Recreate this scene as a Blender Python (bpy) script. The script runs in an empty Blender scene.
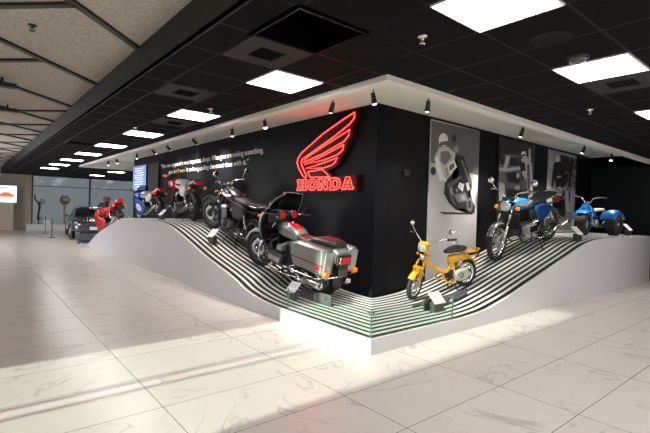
import bpy, bmesh, math, random
from mathutils import Vector, Matrix
random.seed(7)
PI = math.pi
scn = bpy.context.scene
COL = scn.collection

# ------------------------------------------------------------------ camera
cam_d = bpy.data.cameras.new('camera'); cam = bpy.data.objects.new('camera', cam_d); COL.objects.link(cam)
cam_d.sensor_width = 36.0; cam_d.lens = 435.97 / 650 * 36.0; cam_d.clip_start = 0.05
yaw, pitch, roll = 0.88033, -0.01567, 0.02979
fw = Vector((math.cos(pitch)*math.cos(yaw), math.cos(pitch)*math.sin(yaw), math.sin(pitch)))
rt = Vector((math.sin(yaw), -math.cos(yaw), 0)); up = rt.cross(fw)
r2 = rt*math.cos(roll) + up*math.sin(roll); u2 = -rt*math.sin(roll) + up*math.cos(roll)
m = Matrix((r2, u2, -fw)).transposed().to_4x4(); m.translation = (-3.085, -2.974, 1.421)
cam.matrix_world = m
scn.camera = cam

# ------------------------------------------------------------------ world, sun, exposure
SUN_EL = 14.5
LAMP = 20.0
world = bpy.data.worlds.new('world'); scn.world = world; world.use_nodes = True
wn = world.node_tree.nodes; wl = world.node_tree.links
wn['Background'].inputs[0].default_value = (0.62, 0.72, 0.8, 1); wn['Background'].inputs[1].default_value = 1.0
sd = bpy.data.lights.new('sun', 'SUN'); sd.energy = 10.5; sd.angle = math.radians(0.9); sd.color = (1.0, 0.99, 0.93)
so = bpy.data.objects.new('sun', sd); COL.objects.link(so); so.location = (-12, 0.5, 5)
so.rotation_euler = Vector((math.cos(math.radians(SUN_EL)), 0, -math.sin(math.radians(SUN_EL)))).to_track_quat('-Z', 'Y').to_euler()
def area(name, loc, direction, sx, sy, power, color):
    a = bpy.data.lights.new(name, 'AREA'); a.shape = 'RECTANGLE'; a.size = sx; a.size_y = sy; a.energy = power; a.color = color
    o = bpy.data.objects.new(name, a); COL.objects.link(o); o.location = loc
    o.rotation_euler = Vector(direction).to_track_quat('-Z', 'Z').to_euler(); return o
# area lights added inside the walls, standing in for street and entrance daylight
area('daylight_fill_street', (-6.3, 13.0, 1.5), (1, 0, 0), 19.0, 2.4, 1650, (0.95, 0.97, 1.0))
area('daylight_fill_entrance', (0.5, -7.3, 1.5), (0, 1, 0), 12.0, 2.4, 150, (1.0, 0.94, 0.88))
scn.view_settings.view_transform = 'Standard'; scn.view_settings.look = 'None'
scn.view_settings.gamma = 1.0; scn.view_settings.exposure = 0.0; scn.view_settings.use_curve_mapping = False

# ------------------------------------------------------------------ materials
MATS = {}
def mat(name, col, rough=0.5, metal=0.0, coat=0.0, emis=0.0, ecol=None, alpha=None, spec=None):
    if name in MATS: return MATS[name]
    mt = bpy.data.materials.new(name); mt.use_nodes = True
    b = mt.node_tree.nodes['Principled BSDF']
    b.inputs['Base Color'].default_value = (*col, 1); b.inputs['Roughness'].default_value = rough
    b.inputs['Metallic'].default_value = metal; b.inputs['Coat Weight'].default_value = coat
    b.inputs['Coat Roughness'].default_value = 0.05
    if spec is not None: b.inputs['Specular IOR Level'].default_value = spec
    if emis: b.inputs['Emission Color'].default_value = (*(ecol or col), 1); b.inputs['Emission Strength'].default_value = emis
    # faint procedural mottling of roughness so that nothing is perfectly uniform
    nt = mt.node_tree; tc = nt.nodes.new('ShaderNodeTexCoord'); nz = nt.nodes.new('ShaderNodeTexNoise'); nz.inputs['Scale'].default_value = 14
    mr = nt.nodes.new('ShaderNodeMapRange'); mr.inputs[3].default_value = max(0.02, rough*0.85); mr.inputs[4].default_value = min(1, rough*1.15)
    nt.links.new(tc.outputs['Object'], nz.inputs['Vector']); nt.links.new(nz.outputs[0], mr.inputs[0]); nt.links.new(mr.outputs[0], b.inputs['Roughness'])
    MATS[name] = mt; return mt
def glass(name, col, rough=0.02, mixf=0.85):
    mt = bpy.data.materials.new(name); mt.use_nodes = True; nt = mt.node_tree; nt.nodes.clear()
    o = nt.nodes.new('ShaderNodeOutputMaterial'); t = nt.nodes.new('ShaderNodeBsdfTransparent'); g = nt.nodes.new('ShaderNodeBsdfGlossy')
    t.inputs[0].default_value = (*col, 1); g.inputs['Roughness'].default_value = rough
    f = nt.nodes.new('ShaderNodeMath'); f.operation = 'MULTIPLY_ADD'; f.inputs[1].default_value = 0.55; f.inputs[2].default_value = 0.045
    lwt = nt.nodes.new('ShaderNodeLayerWeight'); lwt.inputs[0].default_value = 0.5; pw = nt.nodes.new('ShaderNodeMath'); pw.operation = 'POWER'; pw.inputs[1].default_value = 4.0
    nt.links.new(lwt.outputs['Facing'], pw.inputs[0]); nt.links.new(pw.outputs[0], f.inputs[0])
    mx = nt.nodes.new('ShaderNodeMixShader'); nt.links.new(f.outputs[0], mx.inputs[0]); nt.links.new(t.outputs[0], mx.inputs[1]); nt.links.new(g.outputs[0], mx.inputs[2])
    nt.links.new(mx.outputs[0], o.inputs[0]); MATS[name] = mt; return mt
BLACK = mat('black_plastic', (0.012, 0.012, 0.013), 0.4); RUBBER = mat('tyre_rubber', (0.02, 0.02, 0.02), 0.75)
SATIN = mat('black_satin_metal', (0.02, 0.02, 0.022), 0.35, 0.3); CHROME = mat('chrome', (0.82, 0.83, 0.84), 0.12, 1.0)
ALLOY = mat('cast_alloy', (0.5, 0.51, 0.52), 0.35, 0.9); DARKALLOY = mat('dark_engine_metal', (0.1, 0.1, 0.105), 0.45, 0.7)
RED = mat('red_paint', (0.55, 0.012, 0.015), 0.25, 0, 0.8); WHITEP = mat('white_paint', (0.78, 0.78, 0.78), 0.3, 0, 0.6)
BLUEP = mat('royal_blue_paint', (0.03, 0.1, 0.5), 0.25, 0, 0.8); CYANB = mat('bright_blue_paint', (0.01, 0.2, 0.62), 0.25, 0.1, 0.8)
DKBLUE = mat('deep_blue_paint', (0.008, 0.055, 0.25), 0.25, 0.1, 0.8)
YELLOW = mat('yellow_paint', (0.8, 0.42, 0.01), 0.3, 0, 0.6); SILVER = mat('silver_grey_paint', (0.3, 0.33, 0.32), 0.3, 0.5, 0.8)
MAROON = mat('deep_red_paint', (0.4, 0.01, 0.015), 0.25, 0.1, 0.9)
SEATB = mat('black_vinyl', (0.018, 0.018, 0.02), 0.42); TANV = mat('tan_vinyl', (0.6, 0.45, 0.3), 0.5)
AMBER = mat('amber_lens', (0.85, 0.2, 0.01), 0.2, 0, 0.5, 0.25, (1, 0.25, 0.0)); REDL = mat('red_lens', (0.6, 0.01, 0.015), 0.15, 0, 0.6, 0.08, (1, 0.02, 0.02))
LENS = mat('headlamp_lens', (0.75, 0.78, 0.76), 0.08, 0.4, 1.0); CARD = mat('white_card', (0.85, 0.85, 0.85), 0.5)
CARDB = mat('printed_grey_text', (0.25, 0.25, 0.27), 0.6)
BEIGE = mat('beige_paint', (0.72, 0.62, 0.50), 0.6); SMOKE = glass('smoked_windscreen', (0.48, 0.49, 0.53)); OLIVE = glass('olive_windscreen', (0.72, 0.70, 0.52))
CLEAR = glass('clear_green_glass', (0.93, 0.985, 0.965)); GEDGE = mat('glass_edge_green', (0.05, 0.2, 0.17), 0.15, 0, 0.5)

class NT:
    def __init__(s, name):
        s.m = bpy.data.materials.new(name); s.m.use_nodes = True; s.t = s.m.node_tree; s.b = s.t.nodes['Principled BSDF']; MATS[name] = s.m
    def n(s, typ, **k):
        o = s.t.nodes.new('ShaderNode'+typ)
        for a, v in k.items(): setattr(o, a, v)
        return o
    def l(s, a, b): s.t.links.new(a, b)
    def math(s, op, a, b=None, c=None, clamp=False):
        o = s.n('Math', operation=op); o.use_clamp = clamp
        for i, v in enumerate((a, b, c)):
            if v is None: continue
            if isinstance(v, (int, float)): o.inputs[i].default_value = v
            else: s.l(v, o.inputs[i])
        return o.outputs[0]
    def mix(s, f, a, b):
        o = s.n('Mix', data_type='RGBA')
        for i, v in ((0, f), (6, a), (7, b)):
            if isinstance(v, (int, float)): o.inputs[i].default_value = v
            elif isinstance(v, tuple): o.inputs[i].default_value = (*v, 1)
            else: s.l(v, o.inputs[i])
        return o.outputs[2]
    def set(s, key, v):
        if isinstance(v, (int, float)): s.b.inputs[key].default_value = v
        elif isinstance(v, tuple): s.b.inputs[key].default_value = (*v, 1)
        else: s.l(v, s.b.inputs[key])
    def noise(s, vec, scale, detail=4, dist=0.0):
        o = s.n('TexNoise'); o.inputs['Scale'].default_value = scale; o.inputs['Detail'].default_value = detail; o.inputs['Distortion'].default_value = dist
        s.l(vec, o.inputs['Vector']); return o.outputs[0]

def grid_lines(N, vec, x0, px, y0, py, w):
    sp = N.n('SeparateXYZ'); N.l(vec, sp.inputs[0])
    out = []; cells = []
    for c, o, p in ((0, x0, px), (1, y0, py)):
        u = N.math('DIVIDE', N.math('SUBTRACT', sp.outputs[c], o), p); fl = N.math('FLOOR', u); fr = N.math('SUBTRACT', u, fl)
        d = N.math('MULTIPLY', N.math('MINIMUM', fr, N.math('SUBTRACT', 1.0, fr)), p)
        out.append(N.math('LESS_THAN', d, w)); cells.append(fl)
    return N.math('MAXIMUM', out[0], out[1]), cells
# marble floor tiles
N = NT('marble_floor_tiles'); tc = N.n('TexCoord'); P = tc.outputs['Object']
line, cells = grid_lines(N, P, -3.1612, 1.1686, 0.0717, 0.61, 0.0026)
cb = N.n('CombineXYZ'); N.l(cells[0], cb.inputs[0]); N.l(cells[1], cb.inputs[1])
wn_ = N.n('TexWhiteNoise'); N.l(cb.outputs[0], wn_.inputs['Vector'])
off = N.n('VectorMath', operation='MULTIPLY_ADD'); N.l(wn_.outputs['Color'], off.inputs[0]); off.inputs[1].default_value = (9, 9, 9); N.l(P, off.inputs[2])
v1 = N.noise(off.outputs[0], 1.15, 6, 0.9)
vein = N.math('SUBTRACT', 1.0, N.math('MULTIPLY', N.math('ABSOLUTE', N.math('SUBTRACT', v1, 0.5)), 70.0), clamp=True)
msk = N.math('MULTIPLY', N.math('SUBTRACT', N.noise(off.outputs[0], 1.9, 3), 0.44), 7.0, clamp=True)
vein = N.math('MULTIPLY', N.math('MULTIPLY', vein, msk), 0.4)
v2 = N.noise(off.outputs[0], 2.6, 5, 1.2)
vein2 = N.math('MULTIPLY', N.math('SUBTRACT', 1.0, N.math('MULTIPLY', N.math('ABSOLUTE', N.math('SUBTRACT', v2, 0.52)), 60.0), clamp=True), 0.14)
cl = N.noise(off.outputs[0], 0.8, 3)
base = N.mix(cl, (0.66, 0.60, 0.555), (0.74, 0.69, 0.65))
c = N.mix(vein2, base, (0.42, 0.39, 0.37)); c = N.mix(vein, c, (0.22, 0.21, 0.2)); c = N.mix(N.math('MULTIPLY', line, 1.0), c, (0.09, 0.08, 0.075))
N.set('Base Color', c); N.set('Roughness', 0.26); N.set('Specular IOR Level', 0.5)
FLOOR = N.m
# black ceiling tiles
N = NT('black_ceiling_tiles'); tc = N.n('TexCoord'); P = tc.outputs['Object']
line, cells = grid_lines(N, P, -0.84, 0.585, 0.525, 0.585, 0.011)
c = N.mix(N.noise(P, 60, 3), (0.0035, 0.0035, 0.0038), (0.008, 0.0077, 0.008)); c = N.mix(line, c, (0.0065, 0.0062, 0.0062)); N.set('Specular IOR Level', 0.12)
N.set('Base Color', c); N.set('Roughness', N.math('SUBTRACT', 0.85, N.math('MULTIPLY', line, 0.45)))
CEIL = N.m
# felt ceiling panels
N = NT('grey_felt_ceiling'); P = N.n('TexCoord').outputs['Object']
c = N.mix(N.noise(P, 38, 6, 1.0), (0.12, 0.11, 0.10), (0.86, 0.79, 0.72)); N.set('Base Color', c); N.set('Roughness', 0.95); FELT = N.m
# walls
N = NT('black_wall_daylight_tint'); P = N.n('TexCoord').outputs['Object']
N.set('Base Color', N.mix(N.noise(P, 2, 2), (0.005, 0.0058, 0.008), (0.0065, 0.0075, 0.010))); N.set('Roughness', 0.45); N.set('Specular IOR Level', 0.1); BWALL = N.m  # bluish reflection of daylight is put into the black wall colour
N = NT('beige_wall_paint'); P = N.n('TexCoord').outputs['Object']
N.set('Base Color', N.mix(N.noise(P, 3, 2), (0.56, 0.48, 0.40), (0.61, 0.52, 0.43))); N.set('Roughness', 0.7); BGWALL = N.m
N = NT('white_plinth_paint'); P = N.n('TexCoord').outputs['Object']
N.set('Base Color', N.mix(N.noise(P, 1.5, 2), (0.62, 0.61, 0.64), (0.66, 0.65, 0.68))); N.set('Roughness', 0.28); PLINTH = N.m
TRAY = mat('cream_tray_paint', (0.82, 0.83, 0.74), 0.7); FASC = mat('white_fascia_paint', (0.84, 0.82, 0.78), 0.5)
SLATW = mat('white_slat', (0.74, 0.75, 0.72), 0.35); SLATB = mat('black_slat_bed', (0.008, 0.008, 0.008), 0.6, spec=.2)
# roller shade with blurred foliage behind it
N = NT('backlit_roller_shade'); P = N.n('TexCoord').outputs['Object']
sp = N.n('SeparateXYZ'); N.l(P, sp.inputs[0])
nz = N.noise(P, 2.6, 5, 0.6); blot = N.math('MULTIPLY', N.math('SUBTRACT', nz, 0.51), 9.0, clamp=True)
upm = N.math('MULTIPLY', N.math('SUBTRACT', sp.outputs[2], 2.12), 5.0, clamp=True)
c = N.mix(N.math('MULTIPLY', N.math('MULTIPLY', blot, upm), 0.75), (0.16, 0.19, 0.205), (0.42, 0.48, 0.46))
c = N.mix(N.math('MULTIPLY', N.math('SUBTRACT', 0.75, sp.outputs[2]), 0.6, clamp=True), c, (0.1, 0.2, 0.18))
N.set('Base Color', (0.08, 0.09, 0.095)); N.set('Emission Color', c); N.set('Emission Strength', 0.85); N.set('Roughness', 0.4); SHADE = N.m
LAMPM = mat('lit_diffuser', (0.9, 0.9, 0.9), 0.5, emis=LAMP, ecol=(1.0, 0.975, 0.95))
NEON = mat('red_neon_tube', (1, 0.1, 0.08), 0.3, emis=7.0, ecol=(1.0, 0.06, 0.05)); NEOND = mat('red_neon_glow', (0.8, 0.02, 0.02), 0.4, emis=0.18, ecol=(1, 0.005, 0.012))

# ------------------------------------------------------------------ mesh helpers
def rot_to(d):
    return Vector(d).normalized().to_track_quat('Z', 'Y').to_matrix().to_4x4()
class MB:
    def __init__(s): s.bm = bmesh.new(); s.mi = 0
    def _f(s, vs, smooth):
        try: f = s.bm.faces.new(vs); f.smooth = smooth; f.material_index = s.mi
        except ValueError: pass
    def grid(s, rings, closed=True, cap=True, smooth=True):
        R = [[s.bm.verts.new(p) for p in r] for r in rings]
        n = len(R[0])
        for a, b in zip(R, R[1:]):
            for i in range(n if closed else n-1):
                j = (i+1) % n; s._f((a[i], a[j], b[j], b[i]), smooth)
        if cap and closed: s._f(list(reversed(R[0])), False); s._f(R[-1], False)
        return s
    def box(s, c, size, rot=None, bev=0.0):
        t = bmesh.new(); bmesh.ops.create_cube(t, size=1.0); bmesh.ops.scale(t, vec=size, verts=t.verts)
        if bev: bmesh.ops.bevel(t, geom=list(t.edges), offset=min(bev, min(size)*.45), segments=2, affect='EDGES', profile=0.6)
        M = Matrix.Translation(c)
        if rot is not None: M = M @ (rot if isinstance(rot, Matrix) else Matrix.Rotation(rot[1], 4, rot[0]))
        bmesh.ops.transform(t, matrix=M, verts=t.verts)
        mp = {v: s.bm.verts.new(v.co) for v in t.verts}
        for f in t.faces: s._f([mp[v] for v in f.verts], False)
        t.free(); return s
    def cyl(s, p0, p1, r0, r1=None, n=14, cap=True):
        r1 = r0 if r1 is None else r1; p0 = Vector(p0); p1 = Vector(p1); Q = rot_to(p1-p0)
        ring = lambda p, r: [p + Q @ Vector((r*math.cos(2*PI*i/n), r*math.sin(2*PI*i/n), 0)) for i in range(n)]
        return s.grid([ring(p0, r0), ring(p1, r1)], cap=cap)
    def lathe(s, prof, c=(0, 0, 0), axis=(0, 0, 1), n=24, cap=False):
        Q = rot_to(axis); c = Vector(c)
        rings = [[c + Q @ Vector((r*math.cos(2*PI*i/n), r*math.sin(2*PI*i/n), h)) for i in range(n)] for r, h in prof]
        return s.grid(rings, cap=cap)
    def ball(s, c, r, n=12, sq=(1, 1, 1)):
        k = 8; pr = []
        rings = []
        for j in range(k+1):
            t = PI*(0.02+0.96*j/k); rings.append([(c[0]+r*sq[0]*math.sin(t)*math.cos(2*PI*i/n), c[1]+r*sq[1]*math.sin(t)*math.sin(2*PI*i/n), c[2]-r*sq[2]*math.cos(t)) for i in range(n)])
        return s.grid(rings)
    def tube(s, pts, r, n=8, closed=False, smoothpath=0):
        pts = [Vector(p) for p in pts]
        if smoothpath: pts = crv(pts, smoothpath, closed)
        rr = r if isinstance(r, (list, tuple)) else None
        rings = []; prev = None; L = len(pts)
        for i, p in enumerate(pts):
            if closed: d = pts[(i+1) % L]-pts[i-1]
            else: d = pts[min(i+1, L-1)]-pts[max(i-1, 0)]
            if d.length < 1e-9: d = Vector((0, 0, 1))
            d.normalize()
            if prev is None: a = d.orthogonal().normalized()
            else:
                a = prev - d*prev.dot(d)
                a = a.normalized() if a.length > 1e-6 else d.orthogonal().normalized()
            prev = a; b = d.cross(a); q = (rr[0]+(rr[1]-rr[0])*i/max(1, L-1)) if rr else r
            rings.append([p + (a*math.cos(2*PI*k/n)+b*math.sin(2*PI*k/n))*q for k in range(n)])
        if closed: rings.append(rings[0]); return s.grid(rings, cap=False)
        return s.grid(rings)
    def torus(s, c, axis, R, r, n=40, m=10, ry=None):
        Q = rot_to(axis); c = Vector(c); ry = ry or r
        rings = []
        for i in range(n+1):
            a = 2*PI*i/n
            rings.append([c + Q @ Vector(((R+r*math.cos(2*PI*k/m))*math.cos(a), (R+r*math.cos(2*PI*k/m))*math.sin(a), ry*math.sin(2*PI*k/m))) for k in range(m)])
        return s.grid(rings, cap=False)
    def loft(s, secs, n=20, axis='x', up=4):
        # secs: (t, a, b, half width, half height, exponent); sections lie across the x axis at x=t, centred on y=a, z=b
        secs = [tuple(q) for q in secs]
        S = crv([Vector(q[:3]) for q in secs], up); W = crv([Vector(q[3:6]) for q in secs], up)
        rings = []
        for p, w in zip(S, W):
            e = 2/max(1.2, w[2]); r = []
            for i in range(n):
                t = 2*PI*i/n; ct, st = math.cos(t), math.sin(t)
                r.append((p[0], p[1]+max(w[0], .002)*math.copysign(abs(ct)**e, ct), p[2]+max(w[1], .002)*math.copysign(abs(st)**e, st)))
            rings.append(r)
        if axis == 'z': rings = [[(y, z, x) for x, y, z in r] for r in rings]
        return s.grid(rings)
    def plate(s, poly, y0, y1, bev=0.0, smoothpath=0, cam=None):
        # polygon in the xz plane given a thickness along y, edges rounded over
        P2 = [Vector((p[0], p[1], 0)) for p in poly]
        if smoothpath: P2 = crv(P2, smoothpath, True)
        cx = sum(p.x for p in P2)/len(P2); cz = sum(p.y for p in P2)/len(P2)
        sg = 1 if y1 > y0 else -1
        def ring(y, inset):
            out = []
            for p in P2:
                d = Vector((p.x-cx, p.y-cz)); L = d.length or 1; k = max(0.1, (L-inset)/L); out.append((cx+d.x*k, y, cz+d.y*k))
            return out
        R = [ring(y0, 0)] + ([ring(y1-sg*bev, 0), ring(y1-sg*bev*.3, bev*.35), ring(y1, bev)] if bev else [ring(y1, 0)])
        return s.grid(R, smooth=bool(bev))
    def shell(s, levels, a0, a1, n=20, th=0.008, up=3):
        # levels: (z, x centre, radius x, radius y) -> curved sheet around a vertical axis, open towards the back
        A = crv([Vector((q[0], q[1], 0)) for q in levels], up); B = crv([Vector((q[2], q[3], 0)) for q in levels], up)
        def ring(p, w, k): 
            o = [(p.y+(w.x-k)*math.cos(a0+(a1-a0)*i/n), (w.y-k)*math.sin(a0+(a1-a0)*i/n), p.x) for i in range(n+1)]
            return o
        rings = [ring(p, w, 0)+list(reversed(ring(p, w, th))) for p, w in zip(A, B)]
        return s.grid(rings)
    def fender(s, c, R, w, a0, a1, th=0.004, n=16, drop=0.03):
        rings = []
        for i in range(n+1):
            a = a0+(a1-a0)*i/n; r = []
            prof = [(-w, -drop), (-w*.85, -drop*.3), (-w*.45, 0), (0, .004), (w*.45, 0), (w*.85, -drop*.3), (w, -drop)]
            prof = prof+[(y*.94, z-th) for y, z in reversed(prof)]
            for y, z in prof: r.append((c[0]+(R+z)*math.cos(a), c[1]+y, c[2]+(R+z)*math.sin(a)))
            rings.append(r)
        return s.grid(rings)
    def xf(s, M): bmesh.ops.transform(s.bm, matrix=M, verts=s.bm.verts); return s
def crv(pts, k, closed=False):
    out = []; n = len(pts)
    for i in range(n if closed else n-1):
        g = (lambda j: pts[j % n]) if closed else (lambda j: pts[max(0, min(n-1, j))])
        p0, p1, p2, p3 = g(i-1), g(i), g(i+1), g(i+2)
        for j in range(k):
            t = j/k; out.append(0.5*((2*p1)+(p2-p0)*t+(2*p0-5*p1+4*p2-p3)*t*t+(3*p1-p0-3*p2+p3)*t**3))
    if not closed: out.append(pts[-1])
    return out
def build(name, mb, mats, parent=None, label=None):
    me = bpy.data.meshes.new(name); bmesh.ops.recalc_face_normals(mb.bm, faces=mb.bm.faces); mb.bm.to_mesh(me); mb.bm.free()
    for q in (mats if isinstance(mats, (list, tuple)) else [mats]): me.materials.append(q)
    o = bpy.data.objects.new(name, me); COL.objects.link(o)
    if parent is not None: o.parent = parent
    if label: o['label'] = label
    return o
def tag(o, label, cat, group=None, kind=None):
    o['label'] = label; o['category'] = cat
    if group: o['group'] = group
    if kind: o['kind'] = kind
    return o
def thing(name, label, cat, loc=(0, 0, 0), rot=(0, 0, 0), group=None):
    o = bpy.data.objects.new(name, None); COL.objects.link(o); o.empty_display_size = 0.1
    o.location = loc; o.rotation_euler = rot; return tag(o, label, cat, group)
def struct(name, mb, mats, parent=None):
    o = build(name, mb, mats, parent)
    if parent is None: o['kind'] = 'structure'
    return o
def dup(root, loc, rot=None, label=None, group=None):
    r = root.copy(); COL.objects.link(r); r.location = loc
    if rot is not None: r.rotation_euler = rot
    if label: r['label'] = label
    if group: r['group'] = group
    for ch in list(root.children):
        c = ch.copy(); COL.objects.link(c); c.parent = r
        for g in list(ch.children):
            d = g.copy(); COL.objects.link(d); d.parent = c
    return r

# ------------------------------------------------------------------ room shell
X0, X1, Y0, Y1, H, HT = -6.6, 9.7, -7.6, 23.5, 2.73, 3.0
m_ = MB(); m_.box(((X0+13)/2, (Y0+Y1)/2, -0.1), (13-X0+.4, Y1-Y0+.4, 0.2)); struct('floor', m_, FLOOR)
# dark ceiling, with the raised tray over the display platform cut out
m_ = MB(); TH = 0.6
def slab(a, b, c_, d, z0=H, z1=H+TH): m_.box(((a+b)/2, (c_+d)/2, (z0+z1)/2), (b-a, d-c_, z1-z0))
OT = (-1.425, -0.84, -0.645, -0.06)      # missing tile
slab(-1.74, OT[0], Y0, Y1); slab(OT[0], OT[1], Y0, OT[2]); slab(OT[0], OT[1], OT[3], Y1); slab(OT[1], 0.0, Y0, Y1)
slab(0.0, 13, Y0, -.11); slab(9.7, 13, 0, Y1); slab(1.6, 9.7, 1.6, 13.3); slab(0.0, 9.7, 14.5, Y1)
struct('ceiling', m_, CEIL)
m_ = MB(); m_.box(((OT[0]+OT[1])/2, (OT[2]+OT[3])/2, H+.75), (0.9, 0.9, 0.1)); 
for a, b in (((OT[0]-.02), 0), ((OT[1]+.02), 0)): m_.box((a, (OT[2]+OT[3])/2, H+.35), (.04, .62, .7))
for b in (OT[2]-.02, OT[3]+.02): m_.box(((OT[0]+OT[1])/2, b, H+.35), (.62, .04, .7))
struct('ceiling_recess', m_, mat('matte_void', (.002, .002, .002), .9, spec=.05))
# upper tray ceiling and its fascia lip
m_ = MB()
m_.box((5.0, 0.74, HT+.3), (10, 1.72, .6)); m_.box((0.8, 8.05, HT+.3), (1.6, 12.9, .6)); m_.box((5.65, 13.9, HT+.3), (8.1, 1.2, .6))
struct('ceiling_tray', m_, TRAY)
m_ = MB()
zf = 2.675
m_.box((4.85, -.045, (zf+HT)/2), (9.7, 0.13, HT-zf)); m_.box((0.065, 7.20, (zf+HT)/2), (0.13, 14.36, HT-zf))
m_.box((4.85, 14.45, (zf+HT)/2), (9.7, 0.14, HT-zf)); m_.box((5.7, 13.38, (zf+HT)/2), (8.2, 0.08, HT-zf))
struct('trim_1', m_, FASC)
# felt ceiling on the left with its step face and the diagonal black baffles
m_ = MB(); m_.box(((X0-1.74)/2, (Y0+Y1)/2, HT+.1), (-1.74-X0, Y1-Y0, .2)); struct('ceiling_left', m_, FELT)
m_ = MB(); m_.box((-1.745, (Y0+Y1)/2, (H+HT)/2), (.03, Y1-Y0, HT-H+.02)); m_.box((-1.735, (Y0+Y1)/2, H-.004), (.05, Y1-Y0, .012)); struct('trim_2', m_, mat('dark_step_paint', (0.014, 0.0135, 0.0135), 0.6))
m_ = MB()
def baffle(p, q_):
    p = Vector((*p, HT-.012)); q_ = Vector((*q_, HT-.012)); d = q_-p; a = math.atan2(d.y, d.x)
    m_.box((p+q_)/2, (d.length, .06, .03), Matrix.Rotation(a, 4, 'Z'))
xl = -6.4
bafs = []
for k in range(-4, 11):
    c_ = 3.42+1.8*k; bafs.append(((-1.77, c_-1.77), (xl, c_+xl)))
for k in range(-4, 11):
    c_ = -1.43+1.8*k
    if k in (0, 1): x_ = (c_-(3.42+1.8*k))/2 ; bafs.append(((x_, c_-x_), (xl, c_-xl)))
    elif k == 2: bafs.append(((-3.6, c_+3.6), (xl, c_-xl)))
    else: bafs.append(((-1.77, c_+1.77), (xl, c_-xl)))
rootb = thing('ceiling_baffle_grid', 'black diagonal slatted grid fixed across the grey felt ceiling at left', 'ceiling grid', (0, 0, 0))
for p, q_ in bafs:
    if max(p[1], q_[1]) < -7.4 or max(p[1], q_[1]) > 23.3: continue
    m_ = MB(); baffle(p, q_); build('baffle', m_, BLACK, rootb)
# walls
m_ = MB(); m_.box((1.533+.15, (1.48+13.36)/2, 1.6), (.3, 13.36-1.48, 3.2)); struct('wall_left', m_, BWALL)
m_ = MB(); m_.box(((1.84+X1)/2, 1.48+.15, 1.6), (X1-1.84, .3, 3.2)); struct('wall_right', m_, mat('black_wall_untinted', (.005, .005, .0055), .5, spec=.15))
m_ = MB(); m_.box((X1+.15, (Y0+1.78)/2, 1.6), (.3, 1.78-Y0, 3.2)); struct('wall_far_right', m_, mat('black_wall_green_glow', (0.003, 0.006, 0.005), 0.5, spec=.2))  # greenish glow on this black wall is put into its colour
m_ = MB()
m_.box(((X0-.5)/2, Y1+.1, 1.6), (-.5-X0, .2, 3.2)); m_.box((6.2, Y1+.1, 2.98), (13.4, .2, .45)); m_.box((12.8, 18, 1.6), (.3, 11.5, 3.2)); m_.box((6.2, Y1+.3, 1.6), (13.6, .1, 3.2))
struct('wall_back', m_, BGWALL)
m_ = MB(); m_.box(((X0+X1)/2, Y0-.1, 1.6), (X1-X0+.6, .2, 3.2)); struct('wall_entrance', m_, BGWALL)
# back windows with shades
m_ = MB(); m_.box((6.0, Y1+.12, 1.375), (13.0, .02, 2.75)); wb_ = struct('window_1', m_, SHADE)
fr = mat('window_frame_dark', (0.05, 0.055, 0.06), 0.4, 0.3)
m_ = MB()
for x in (-.47, 2.15, 4.75, 7.4, 10): m_.box((x, Y1+.06, 1.375), (.07, .1, 2.75))
m_.box((6, Y1+.06, 2.2), (13, .08, .035)); m_.box((6, Y1+.06, 2.73), (13, .1, .06)); m_.box((6, Y1+.06, .04), (13, .1, .08))
build('window_frame', m_, fr, wb_)
# street wall with the one unshaded bay that lets the sun in
m_ = MB(); piers = [(Y0, -.46), (1.56, Y1)]
for a, b in piers: m_.box((X0, (a+b)/2, 1.6), (.12, b-a, 3.2))
m_.box((X0, .55, 2.95), (.12, 2.02, .5))
struct('wall_street', m_, BGWALL)
m_ = MB(); m_.box((X0, .475, 1.35), (.1, .045, 2.7)); m_.box((X0, .63, 1.35), (.1, .045, 2.7)); m_.box((X0, .55, .04), (.1, 2.02, .08)); w2 = struct('window_2', m_, fr)
m_ = MB(); m_.box((X0+.02, 0.0, 1.38), (.01, .92, 2.6)); m_.box((X0+.02, 1.1, 1.38), (.01, .9, 2.6)); build('pane', m_, glass('window_glass', (0.93, 0.98, 0.92)), w2)

# ------------------------------------------------------------------ display platform
def pchip(t, pts):
    n = len(pts); h = [pts[i+1][0]-pts[i][0] for i in range(n-1)]; dl = [(pts[i+1][1]-pts[i][1])/h[i] for i in range(n-1)]
    d = [dl[0]]+[0 if dl[i-1]*dl[i] <= 0 else 3*(h[i-1]+h[i])/((2*h[i]+h[i-1])/dl[i-1]+(h[i]+2*h[i-1])/dl[i]) for i in range(1, n-1)]+[dl[-1]]
    if t <= pts[0][0]: return pts[0][1]
    if t >= pts[-1][0]: return pts[-1][1]
    for i in range(n-1):
        if t <= pts[i+1][0]:
            s_ = (t-pts[i][0])/h[i]; a, b = pts[i][1], pts[i+1][1]
            return a*(1+2*s_)*(1-s_)**2+b*s_*s_*(3-2*s_)+h[i]*(d[i]*s_*(1-s_)**2-d[i+1]*s_*s_*(1-s_))
PL = [(0, .155), (1.5, .155), (1.95, .17), (2.5, .25), (2.8, .345), (3.9, .60), (4.97, .89), (5.45, 1.0), (5.9, 1.06), (7, 1.085), (7.9, 1.08), (8.8, 1.05), (9.68, .89), (11.55, .48), (13.0, .03), (13.1, .012)]
PR = [(0, .155), (1.5, .155), (1.95, .175), (2.55, .27), (3.34, .46), (4.56, .76), (5.57, .985), (6.19, 1.03), (7, 1.04), (9.2, 1.035)]
fL = lambda y: pchip(y, PL); fR = lambda x: pchip(x, PR)
def plat_z(x, y): return fL(y) if y*1.533 > x*1.48 else fR(x)
WX, WY = 1.53, 1.477
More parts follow.
